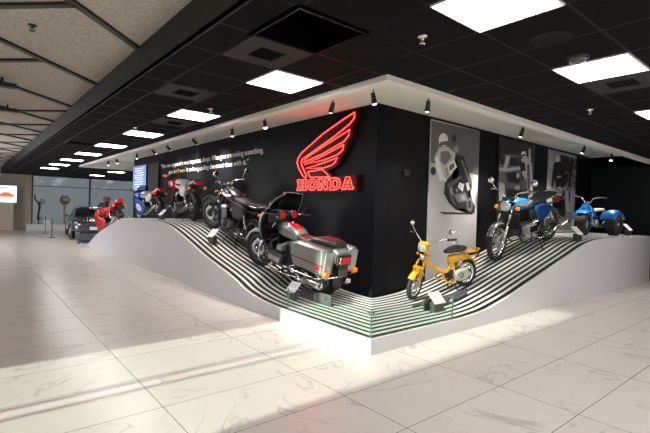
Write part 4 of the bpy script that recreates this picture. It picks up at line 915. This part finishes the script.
# ------------------------------------------------------------------ raised quote on the wall
def text_mesh(name, body, size, M, matl, parent=None, sx=1.0, ext=.004, align='LEFT'):
    cu = bpy.data.curves.new(name, 'FONT'); cu.body = body; cu.size = size; cu.extrude = ext; cu.align_x = align
    o = bpy.data.objects.new(name+'_curve', cu); COL.objects.link(o); bpy.context.view_layer.update()
    me = bpy.data.meshes.new_from_object(o.evaluated_get(bpy.context.evaluated_depsgraph_get())); bpy.data.objects.remove(o)
    me.transform(Matrix.Diagonal((sx, 1, 1, 1))); me.transform(M); me.name = name; me.materials.clear(); me.materials.append(matl)
    q = bpy.data.objects.new(name, me); COL.objects.link(q)
    if parent is not None: q.parent = parent
    return q
Mw = lambda y, z: Matrix(((0, 0, -1, 1.528), (-1, 0, 0, y), (0, 1, 0, z), (0, 0, 0, 1)))
qt = thing('wall_lettering', 'two lines of raised white quotation lettering high on the long black wall', 'lettering', (1.53, 7.6, 2.5))
Wt = mat('white_letter', (.85, .85, .84), .5)
def fit(o, y0, y1):
    ys = [v.co.y for v in o.data.vertices]; a, b = min(ys), max(ys)
    for v in o.data.vertices: v.co.y = y0+(v.co.y-a)*(y1-y0)/(b-a)
t1 = text_mesh('text_line', '\u201cYour own enjoyment is most important, always. When you are making something,', .17, Mw(10.5, 2.535), Wt); fit(t1, 4.62, 10.55)
t2 = text_mesh('text_line', 'you don\u2019t want it to be spending the most time with it.\u201d', .17, Mw(9.6, 2.335), Wt); fit(t2, 5.2, 9.9)
for q in (t1, t2):
    for v in q.data.vertices: v.co -= Vector((1.53, 7.6, 2.5))
    q.parent = qt
# ------------------------------------------------------------------ wall screen
t = thing('wall_screen', 'blue lit screen with lines of text mounted at the far end of the black wall', 'screen', (1.47, 12.4, 1.88))
m = MB(); m.box((0, 0, .42), (.06, 1.42, .86), bev=.01); build('screen_housing', m, BLACK, t)
m = MB(); m.box((-.032, 0, .42), (.006, 1.38, .82)); build('screen_panel', m, mat('lit_blue_screen', (.2, .3, .6), .2, emis=.55, ecol=(.28, .42, .85)), t)
m = MB(); lw = mat('lit_screen_text', (.8, .85, 1), .3, emis=.85, ecol=(.75, .82, 1))
for i in range(9): m.box((-.036, .08*math.sin(i*2.1), .74-.075*i), (.003, .95-.12*(i % 3), .022))
build('screen_text', m, lw, t)
m = MB(); m.box((1.50, 11.15, 2.3), (.05, 1.0, .86)); tag(build('speaker_panel', m, BLACK), 'flat black panel mounted on the wall right of the blue screen', 'wall panel')
# ------------------------------------------------------------------ poster boards
GR = {'g0': (.008,)*3, 'g1': (.022,)*3, 'g2': (.12,)*3, 'g3': (.16,)*3, 'g4': (.3,)*3, 'g5': (.5,)*3, 'g6': (.75,)*3}
gm = [mat('poster_ink_'+w_, GR[k], .55) for k, w_ in zip(sorted(GR), ('jet', 'black', 'charcoal', 'slate', 'grey', 'pale', 'white'))]
def poster(x0, x1, z0, z1, items, bgc, label, noisy):
    t = thing('photo_poster', label, 'poster', ((x0+x1)/2, 1.46, z0), group='tall black and white photo posters')
    N = NT('poster_background_'+noisy); P = N.n('TexCoord').outputs['Object']; sp = N.n('SeparateXYZ'); N.l(P, sp.inputs[0])
    nz = N.noise(P, 7 if noisy == 'rider' else 3.2, 5, .8)
    if noisy == 'rider': c = N.mix(nz, (.42, .42, .42), (.5, .5, .505)); N.set('Base Color', c)
    elif noisy == 'car': N.set('Base Color', N.mix(N.math('MULTIPLY', N.math('SUBTRACT', nz, .42), 6, clamp=True), (.02, .02, .02), (.11, .11, .11)))
    else: N.set('Base Color', N.mix(N.math('MULTIPLY', N.math('SUBTRACT', nz, .4), 6, clamp=True), (.28,)*3, (.38,)*3))
    N.set('Roughness', .5)
    m = MB(); m.box((0, 0, (z1-z0)/2), (x1-x0, .024, z1-z0)); build('poster_board', m, N.m, t)
    m = MB(); y = -.0135
    for k, (g, pts) in enumerate(items):
        m.mi = sorted(GR).index(g); yy = y-.0006*k
        pts = [(min(max(px, x0+.005), x1-.005)-(x0+x1)/2, min(pz, z1-.005)-z0) for px, pz in pts]
        if len(pts) == 14: P2 = crv([Vector((a, b, 0)) for a, b in pts], 3, True); pts = [(p.x, p.y) for p in P2]
        vs = [m.bm.verts.new((a, yy, b)) for a, b in pts]; m._f(vs, False)
    fs = [f for f in m.bm.faces if len(f.verts) > 4]; bmesh.ops.triangulate(m.bm, faces=fs)
    if noisy == 'grove':
        for _ in range(90):
            a = random.uniform(.05, x1-(x0+x1)/2-.05); b = random.uniform(1.0, z1-z0-.1); r = random.uniform(.02, .06); m.mi = random.choice((1, 1, 1, 4))
            vs = [m.bm.verts.new((min(a+r*random.uniform(.5, 1)*math.cos(q*PI/3), x1-(x0+x1)/2-.004), -.045, b+r*random.uniform(.5, 1.2)*math.sin(q*PI/3))) for q in range(6)]; m._f(vs, False)
    build('printed_figure', m, gm, t)
poster(2.76, 4.20, .30, 2.95, POSTER_A, 'g5', 'tall poster of a leaning motorcycle racer in pale suit, nearest the wall corner', 'rider')
poster(4.93, 6.40, .80, 2.94, POSTER_B, 'g2', 'tall dark poster of a car and helmeted figure, behind the blue motorcycle', 'car')
poster(7.08, 8.62, 1.06, 2.94, POSTER_C, 'g3', 'tall poster of a standing off-road rider under leaves, left of the three-wheeler', 'grove')
m = MB(); m.box((2.19, 1.46, 2.03), (.13, .035, .09), bev=.008); tag(build('wall_sensor', m, BLACK), 'small black sensor box on the black wall left of the racer poster', 'wall sensor')
# ------------------------------------------------------------------ info stands
def info(x, y, ang, label, plate=None, s=1.0):
    t = thing('info_stand', label, 'info stand', (x, y, plat_z(x, y)+.004), (0, 0, ang), 'information stands on the platform')
    m = MB(); m.box((0, 0, .045*s), (.05*s, .15*s, .09*s), bev=.004); m.box((0, 0, .006), (.09*s, .17*s, .012)); build('stand_base', m, mat('dark_grey_stand', (.05, .055, .06), .35, .4), t)
    m = MB(); m.box((.01, 0, .125*s), (.006, .17*s, .13*s), Matrix.Rotation(.75, 4, 'Y'), .002); c_ = build('card', m, CARD, t)
    m = MB()
    for i, w_ in enumerate((.09, .12, .11)): m.box(V(.01, 0, .125*s)+Matrix.Rotation(.75, 4, 'Y') @ V(-.0045, 0, (.035-.022*i)*s), (.002, w_*s, .006), Matrix.Rotation(.75, 4, 'Y'))
    build('card_text', m, CARDB, c_)
    return t
info(.44, 1.95, 0, 'small white card on dark stand at the rear wheel of the silver touring motorcycle', s=1.3)
info(.40, 4.45, 0, 'small white card on dark stand beside the black naked motorcycle', s=1.45)
info(.34, 6.95, 0, 'small white card on dark stand beside the red and white sport motorcycle', s=1.3)
info(1.62, .40, PI/2, 'small white card on dark stand in front of the yellow moped', s=1.35)
info(5.55, .22, PI/2, 'small white card on dark stand behind the blue motorcycle', s=1.5)
info(8.5, .26, PI/2, 'small white card on dark stand beside the blue three-wheeler', s=1.5)
# dark smoked plates that chock the two low machines
DP = mat('dark_smoked_plate', (.10, .105, .11), .2, 0, .5)
t = thing('wheel_chock', 'dark smoked chock plate standing along the rear wheel of the touring motorcycle', 'wheel chock', (.62, 1.66, fL(1.6)+.006), (0, 0, 0))
m = MB(); m.box((0, 0, .07), (.012, .66, .14)); m.box((.03, 0, .004), (.07, .66, .008)); build('chock_plate', m, DP, t)
m = MB(); m.box((-.008, .0, .055), (.006, .05, .1)); build('bracket', m, ALLOY, t)
t = thing('wheel_chock', 'dark smoked chock plate running along the near side of the yellow moped', 'wheel chock', (2.0, .52, fR(1.8)+.004), (0, -.08, 0))
m = MB(); m.box((0, 0, .07), (1.0, .012, .14)); m.box((0, .03, .004), (1.0, .07, .008)); build('chock_plate', m, DP, t)
m = MB(); m.tube([(-.46, .2, .03), (-.50, .06, .10), (-.42, -.02, .16), (-.3, .0, .11), (-.16, .03, .05)], .02, 8, smoothpath=4); build('tyre_strap', m, RUBBER, t)
# ------------------------------------------------------------------ ceiling fittings
def lamp(x, y, label):
    t = thing('ceiling_light', label, 'ceiling light', (x, y, H))
    m = MB(); s = .285
    for a, b, c_, d in ((-s, 0, .012, 2*s), (s, 0, .012, 2*s), (0, -s, 2*s, .012), (0, s, 2*s, .012)): m.box((a, b, -.006), (c_, d, .012))
    build('frame', m, FASC, t); m = MB(); m.box((0, 0, -.004), (2*s-.012, 2*s-.012, .007)); build('diffuser', m, LAMPM, t); return t
c = .585
base = lamp(-.55, .82, 'square lit ceiling panel nearest the neon sign')
ys = [.82+2.33*k for k in range(1, 8)]
names = ['second', 'third', 'fourth', 'fifth', 'sixth', 'seventh', 'eighth', 'ninth']
for k, y in enumerate(ys): dup(base, (-.55, y, H), label='square lit ceiling panel, %s of the long row counted from the neon sign' % names[k], group='ceiling lights of the long row')
base['group'] = 'ceiling lights of the long row'
dup(base, (-.55, -1.52, H), label='square lit ceiling panel nearest the camera, cut by the top edge', group='ceiling lights over the right aisle')
dup(base, (1.205, -1.52, H), label='square lit ceiling panel over the right aisle beside the smoke detector', group='ceiling lights over the right aisle')
dup(base, (3.48, -1.52, H), label='square lit ceiling panel touching the right edge of the photo', group='ceiling lights over the right aisle')
for x, y, l in ((5.3, -1.52, 'farther down'), (7.1, -1.52, 'at the end of'), (-.55, -3.86, 'behind the camera over'), (1.2, -4.4, 'beside the entrance of'), (3.48, -4.4, 'right of'), (-.55, -6.2, 'near the entrance of')):
    dup(base, (x, y, H), label='square lit ceiling panel %s the right aisle, outside the view' % l, group='ceiling lights outside the view')
dup(base, (1.75, 16.6, H), label='square lit ceiling panel beyond the end of the black wall', group='ceiling lights past the wall')
dup(base, (4.1, 16.6, H), label='square lit ceiling panel past the wall, right of its neighbour', group='ceiling lights past the wall')
dup(base, (1.75, 20.0, H), label='square lit ceiling panel past the wall, close to the shaded windows', group='ceiling lights past the wall')
def vent(x, y, s, label):
    t = thing('ceiling_vent', label, 'vent', (x, y, H)); k = s/2
    m = MB(); o_ = .285
    for a, b, c_, d in ((-(k+o_)/2, 0, o_-k, 2*o_), ((k+o_)/2, 0, o_-k, 2*o_), (0, -(k+o_)/2, 2*k, o_-k), (0, (k+o_)/2, 2*k, o_-k)): m.box((a, b, -.005), (c_, d, .01))
    build('frame', m, mat('dark_vent_frame', (.015, .0145, .0145), .6), t)
    m = MB(); m.box((0, 0, -.002), (2*k, 2*k, .003)); build('backing', m, mat('vent_void', (.003, .003, .003), .9), t)
    m = MB()
    for i in range(6): m.box((0, -k+2*k*(i+.5)/6, -.008), (2*k, .010, .012), Matrix.Rotation(.6, 4, 'X'))
    build('louvre', m, mat('matte_louvre', (.004,)*3, .8, spec=.1), t); return t
vent(-1.1325, .2325, .24, 'square black ceiling vent beside the brightest panel near the neon sign')
vent(-1.1325, 1.9875, .24, 'square black ceiling vent left of the second ceiling panel')
vent(-.5475, 3.95-.05, .22, 'small square black vent just past the second ceiling panel')
vent(1.79, -1.52, .24, 'dark ceiling vent behind the right aisle panel')
vent(-1.1325, 7.9, .5, 'wide dark ceiling grille left of the fourth ceiling panel')
# open ceiling tile edges
m = MB()
t = thing('tile_opening_frame', 'thin black frame around the open ceiling tile near the neon sign', 'opening frame', (-1.1325, -.3525, H))
for a, b, c_, d in ((-.297, 0, .012, .6), (.297, 0, .012, .6), (0, -.297, .6, .012), (0, .297, .6, .012)): m.box((a, b, -.007), (c_, d, .012))
build('trim', m, mat('glossy_black_trim', (.02, .02, .02), .25, 0, .5), t)
m = MB(); m.lathe([(.001, -.003), (.13, -.003), (.14, -.008), (.15, -.005), (.15, 0)], (.22, -1.52, H), (0, 0, 1), 32); tag(build('ceiling_speaker', m, mat('matte_grille', (.007,)*3, .7, spec=.2)), 'round flush black ceiling speaker between the two nearest lit panels', 'ceiling speaker')
t = thing('smoke_detector', 'small round black domed smoke detector on the right aisle ceiling', 'smoke detector', (.76, -1.5, H))
m = MB(); m.lathe([(.085, 0), (.085, -.012), (.075, -.02)], (0, 0, 0), (0, 0, 1), 20); build('mounting_base', m, BLACK, t)
m = MB(); m.lathe([(.065, -.018), (.06, -.04), (.035, -.05), (.001, -.052)], (0, 0, 0), (0, 0, 1), 20); build('detector_head', m, mat('pale_plastic', (.10, .10, .10), .35), t)
def sprinkler(x, y, label, z=H, mt=CHROME):
    t = thing('sprinkler_head', label, 'sprinkler', (x, y, z), group='sprinkler heads')
    m = MB(); m.lathe([(.04, 0), (.038, -.008), (.012, -.012), (.010, -.03)], (0, 0, 0), (0, 0, 1), 14); m.tube([(.012, 0, -.02), (.02, 0, -.035), (.002, 0, -.05)], .003, 5); m.tube([(-.012, 0, -.02), (-.02, 0, -.035), (-.002, 0, -.05)], .003, 5); build('body', m, mt, t)
    m = MB(); m.lathe([(.001, -.05), (.025, -.052), (.025, -.055), (.001, -.055)], (0, 0, 0), (0, 0, 1), 12); build('deflector', m, mt, t)
sprinkler(-.47, -.89, 'chrome sprinkler head left of the nearest lit panel'); sprinkler(-.55, 2.57, 'chrome sprinkler head just before the second ceiling panel')
sprinkler(2.76, -.9, 'chrome sprinkler head on the dark ceiling right of the aisle vent')
sprinkler(-2.64, 1.77, 'dark sprinkler head in the nearest grey felt panel', HT, SATIN)
sprinkler(-.85, 4.9, 'chrome sprinkler head left of the third ceiling panel')
# track spotlights under the tray
def spot(x, y, label, aim=(0, 0, -1), group='spotlights along the left fascia', lit=True):
    t = thing('spotlight', label, 'spotlight', (x, y, HT), group=group)
    m = MB(); m.lathe([(.03, 0), (.03, -.012), (.007, -.014), (.007, -.12)], (0, 0, 0), (0, 0, 1), 12); m.box((0, 0, -.006), (.12, .03, .012), bev=.003); build('mount', m, BLACK, t)
    d = Vector(aim).normalized(); c0 = Vector((0, 0, -.15))-d*.04
    m = MB(); m.lathe([(.001, 0), (.024, 0), (.028, .02), (.034, .12), (.038, .14), (.035, .14)], c0, d, 16); hd = build('lamp_head', m, BLACK, t)
    m = MB(); m.lathe([(.001, .152), (.02, .149), (.034, .138)], c0, d, 16); build('lens', m, mat('lit_spot_lens', (1, 1, .95), .3, emis=9, ecol=(1, .95, .85)), hd)
    if lit:
        ld = bpy.data.lights.new('spot_beam', 'SPOT'); ld.energy = lit*7; ld.spot_size = math.radians(85); ld.spot_blend = 1.0; ld.shadow_soft_size = .03; ld.color = (1, .93, .84)
        lo = bpy.data.objects.new('spot_beam', ld); COL.objects.link(lo); lo.parent = t; lo.location = c0+d*.19; lo.rotation_euler = d.to_track_quat('-Z', 'Y').to_euler()
for y, a, w_, l in ((1.6, (.1, .5, -1), 14, 'first black spotlight left of the wall corner, above the neon wing'), (3.35, (0, -.3, -1), 26, 'black spotlight over the front of the touring motorcycle'), (4.5, (.1, .1, -1), 26, 'black spotlight over the black naked motorcycle'),
                    (6.3, (.8, .1, -.6), 30, 'black spotlight aimed at the end of the quotation'), (7.9, (.8, .1, -.6), 30, 'lit spotlight, brightest point above the quotation'), (9.0, (.8, 0, -.6), 26, 'black spotlight above the start of the quotation'),
                    (10.4, (0, 0, -1), 22, 'black spotlight over the racing motorcycle'), (12.6, (.2, 0, -1), 12, 'black spotlight near the blue wall screen'), (13.7, (0, 0, -1), 12, 'black spotlight at the far end of the fascia')):
    spot(.77, y, l, a, lit=w_)
spot(.80, .86, 'black spotlight at the corner of the fascia, over the wall corner', (.3, 0, -1), 'spotlights along the right fascia', 14)
for x, a, w_, l in ((1.58, (.25, .3, -.9), 24, 'black spotlight just left of the racer poster'), (4.15, (.1, .35, -.9), 32, 'black spotlight between the racer poster and the car poster'), (6.8, (0, .35, -.9), 30, 'black spotlight between the car poster and the grove poster'), (8.4, (-.15, 0, -1), 30, 'black spotlight over the blue three-wheeler')):
    spot(x, .62, l, a, 'spotlights along the right fascia', w_)
for x, y, z in ((-2.62, 4.02, 2.93), (-2.45, 5.9, 2.93)):
    t = thing('projector_box', 'small black fixture hanging under the felt ceiling, ' + ('nearer' if y < 5 else 'farther') + ' of the two at the left edge', 'ceiling fixture', (x-.12, y, z))
    m = MB(); m.box((0, 0, -.03), (.3, .12, .06), bev=.01); build('case', m, BLACK, t); m = MB(); m.cyl((0, 0, 0), (0, 0, .06), .015); build('hanger', m, BLACK, t)

# ------------------------------------------------------------------ far end of the hall
YB = Y1
t = thing('media_cabinet', 'beige boxed cabinet standing under the lit screen at the far left', 'cabinet', (-1.95, 22.9, 0))
m = MB(); m.box((0, 0, .63), (1.3, .8, 1.26), bev=.01); build('body', m, BEIGE, t); m = MB(); m.box((0, 0, 1.27), (1.34, .84, .03)); build('top', m, FASC, t)
t = thing('wall_screen', 'lit white screen showing a small orange car above the beige cabinet', 'screen', (-1.78, 22.95, 1.30))
m = MB(); m.box((0, 0, .42), (1.3, .06, .86), bev=.01); m.box((0, 0, .0), (.5, .2, .02)); build('screen_housing', m, BLACK, t)
m = MB(); m.box((0, -.032, .42), (1.26, .006, .82)); build('screen_panel', m, mat('lit_white_screen', (.8, .8, .9), .2, emis=1.0, ecol=(.82, .85, 1)), t)
m = MB(); m.plate([(-.05, .30), (.5, .30), (.52, .38), (.42, .42), (.34, .50), (.10, .50), (.02, .42), (-.08, .38)], -.036, -.039); m.mi = 1; m.box((.2, -.036, .26), (.6, .003, .05)); m.mi = 2; m.box((.02, -.036, .7), (.5, .003, .035)); build('screen_image', m, [mat('orange_screen_image', (.8, .2, .05), .3, emis=.7, ecol=(.9, .2, .06)), mat('pink_screen_image', (.8, .4, .4), .3, emis=.7, ecol=(.9, .5, .5)), CARDB], t)
def motor_stand(x, y, kind, label, name):
    t = thing('display_box', 'low white display box under the ' + name, 'display box', (x, y, 0), group='low white display boxes')
    m = MB(); m.box((0, 0, .15), (1.05 if kind != 2 else .9, .55, .30), bev=.01); build('body', m, WHITEP, t)
    if kind == 0: m = MB(); m.box((.32, 0, .40), (.28, .3, .2), bev=.01); build('card_block', m, WHITEP, t)
    t = thing('outboard_motor', label, 'outboard motor', (x, y,   .302))
    c_ = mat('tan_engine_paint', (.34, .22, .13), .4, .1) if kind else DARKALLOY
    m = MB(); m.box((0, 0, .01), (.3, .25, .02)); m.cyl((0, .05, 0), (0, .05, .9), .025); build('stand', m, c_ if kind else BLACK, t)
    if kind == 0:
        m = MB(); m.tube([(-.05, 0, .2), (-.02, 0, .5), (.02, 0, .8), (-.02, 0, 1.05)], .05, 10, smoothpath=3); build('leg', m, BLACK, t)
        m = MB(); m.tube([(0, 0, 1.02), (-.16, 0, 1.2), (-.18, 0, 1.42)], .035, 8, smoothpath=3); build('tiller', m, BLACK, t)
        m = MB(); m.ball((.13, 0, 1.12), .12, sq=(1, .8, .9)); m.cyl((.13, 0, 1.1), (.05, 0, .95), .05); build('cowling', m, ALLOY, t)
        m = MB(); m.box((.0, 0, .3), (.12, .1, .1), bev=.03)
        for k in range(3): a = k*2.09; m.box((.09, .08*math.cos(a), .3+.08*math.sin(a)), (.012, .07, .11), Matrix.Rotation(a, 4, 'X'))
        build('propeller', m, BLACK, t)
    else:
        m = MB(); m.loft([(.98, 0, 0, .10, .12, 3), (1.08, 0, 0, .2, .18, 3), (1.22, 0, 0, .22, .2, 3), (1.34, 0, 0, .18, .18, 3), (1.38, 0, 0, .1, .1, 3)] if kind == 1 else [(.95, 0, 0, .05, .06, 3), (1.15, 0, 0, .12, .1, 3), (1.36, 0, 0, .2, .14, 3), (1.40, 0, 0, .1, .1, 3)], 18, axis='z'); build('cowling', m, c_, t)
        m = MB(); m.cyl((0, 0, 1.38), (0, 0, 1.46), .14, .16, n=18); build('flywheel_cover', m, mat('cream_paint', (.6, .5, .36), .4) if kind == 1 else c_, t)
        m = MB(); m.tube([(0, 0, .98), (.0, 0, .6), (.02, 0, .1)], [.06, .035], 10); build('leg', m, mat('dull_bronze', (.35, .3, .2), .4, .5), t)
        m = MB(); m.box((-.06, -.18, 1.12), (.12, .06, .10), bev=.02); m.tube([(0, -.1, 1.1), (.1, -.3, 1.15)], .015, 6); build('carburettor', m, DARKALLOY, t)
motor_stand(-.30, 22.3, 0, 'dark slim outboard motor with raised arm, leftmost of the three', 'leftmost outboard motor')
motor_stand(.78, 22.3, 1, 'tan outboard motor with squared cowling and pale cap, left of the grey car', 'tan squared outboard motor')
motor_stand(2.72, 22.3, 2, 'slender tan outboard motor with flared head, seen above the grey car roof', 'slender flared outboard motor')

def car():
    t = thing('car', 'dark silver low coupe parked nose forward at the far end of the hall', 'car', (.98, 17.3, 0), (0, 0, math.radians(-96)))
    GP = mat('gunmetal_car_paint', (.10, .105, .12), .25, .5, .9)
    # body: x forward, y left; wheelbase from -1.3 to 1.3
    m = MB()
    m.loft([(-2.15, 0, .62, .60, .16, 3), (-2.05, 0, .60, .76, .27, 4), (-1.5, 0, .60, .84, .30, 4.5), (-.6, 0, .58, .86, .29, 5), (.6, 0, .56, .86, .28, 5), (1.4, 0, .54, .84, .26, 4.5), (2.0, 0, .50, .78, .22, 4), (2.18, 0, .47, .62, .15, 3)], 32)
    body = build('body', m, GP, t)
    m = MB(); m.loft([(-1.75, 0, .86, .52, .03, 3.5), (-1.1, 0, .98, .62, .17, 3.2), (-.5, 0, 1.02, .62, .23, 3.2), (.2, 0, 1.01, .63, .22, 3.2), (.85, 0, .86, .66, .06, 3.5)], 28); build('glasshouse', m, mat('dark_car_glass', (.012, .014, .016), .06, 0, .8), t)
    m = MB(); m.loft([(-1.0, 0, 1.16, .44, .012, 4), (-.4, 0, 1.24, .50, .018, 4), (.1, 0, 1.225, .50, .016, 4), (.3, 0, 1.19, .48, .010, 4)], 20); build('roof', m, GP, t)
    for sg in (1, -1):
        m = MB(); m.tube([(.92, sg*.66, .84), (.62, sg*.60, 1.03), (.28, sg*.52, 1.19), (-.3, sg*.53, 1.23), (-1.0, sg*.50, 1.15), (-1.7, sg*.60, .88)], .028, 8, smoothpath=4); m.tube([(-.45, sg*.70, .86), (-.5, sg*.57, 1.2)], .022, 6); build('roof_pillar', m, GP, t)
        for xx in (1.32, -1.30):
            w = MB(); w.torus((xx, sg*.76, .31), (0, 1, 0), .235, .075, 32, 10, ry=.10); ty = build('wheel', w, RUBBER, t)
            w = MB(); w.lathe([(.001, .06*sg), (.06, .07*sg), (.17, .05*sg), (.185, .085*sg)], (xx, sg*.76, .31), (0, 1, 0), 24)
            for k in range(6): a = k*PI/3; w.box((xx+.1*math.cos(a), sg*.83, .31+.1*math.sin(a)), (.16, .02, .035), Matrix.Rotation(-a, 4, 'Y'))
            build('hubcap', w, ALLOY, ty)
            w = MB(); w.torus((xx, sg*.80, .33), (0, 1, 0), .345, .03, 32, 8, ry=.05); build('wheel_arch', w, BLACK if False else GP, t)
        m = MB(); m.box((1.98, sg*.52, .60), (.22, .34, .10), Matrix.Rotation(-sg*.2, 4, 'Z'), .03); build('headlamp', m, LENS, t)
        m = MB(); m.box((2.12, sg*.52, .42), (.06, .2, .07), bev=.02); build('fog_lamp', m, LENS, t)
        m = MB(); m.box((.62, sg*.88, .88), (.12, .16, .10), bev=.03); build('door_mirror', m, GP, t)
        m = MB(); m.plate([(-.55, .34), (.75, .34), (.80, .84), (-.50, .86)], sg*.85, sg*.868, .01); d = build('door', m, GP, t)
        m = MB(); m.box((-.35, sg*.885, .70), (.14, .02, .03), bev=.006); build('door_handle', m, CHROME, d)
    m = MB(); m.box((2.15, 0, .58), (.06, .6, .06), bev=.01)
    build('grille', m, BLACK, t)
    m = MB(); m.box((2.13, 0, .33), (.10, 1.1, .13), bev=.03); build('lower_intake', m, BLACK, t)
    m = MB(); m.box((2.20, 0, .46), (.012, .48, .12), bev=.003); build('licence_plate', m, CARD, t)
car()
def post(x, y, label):
    t = thing('barrier_post', label, 'barrier post', (x, y, 0), group='slim posts around the grey car')
    m = MB(); m.lathe([(.001, 0), (.14, 0), (.14, .012), (.02, .02)], (0, 0, 0), (0, 0, 1), 18); build('foot', m, SATIN, t)
    m = MB(); m.cyl((0, 0, .012), (0, 0, .75), .012); m.ball((0, 0, .76), .02); build('pole', m, SATIN, t)
for x, y, l in ((-.45, 17.0, 'slim dark barrier post left of the car bumper'), (-.35, 19.6, 'slim dark barrier post beside the rear wheel of the car'), (.0, 14.0, 'slim dark barrier post nearest the camera before the car'), (.9, 13.7, 'slim dark barrier post in front of the car grille')): post(x, y, l)
t = thing('floor_sign', 'low tilted dark label panel on white legs at the foot of the platform', 'sign', (-.20, 12.75, 0))
m = MB(); m.box((.25, .1, .155), (.66, .02, .26), Matrix.Rotation(-1.3, 4, 'X'), .004); build('panel', m, mat('dark_blue_label', (.03, .05, .08), .2, 0, .5), t)
m = MB()
for xx in (0, .5):
    m = MB(); m.box((xx, -.02, .062), (.06, .04, .125)); build('leg', m, WHITEP, t)
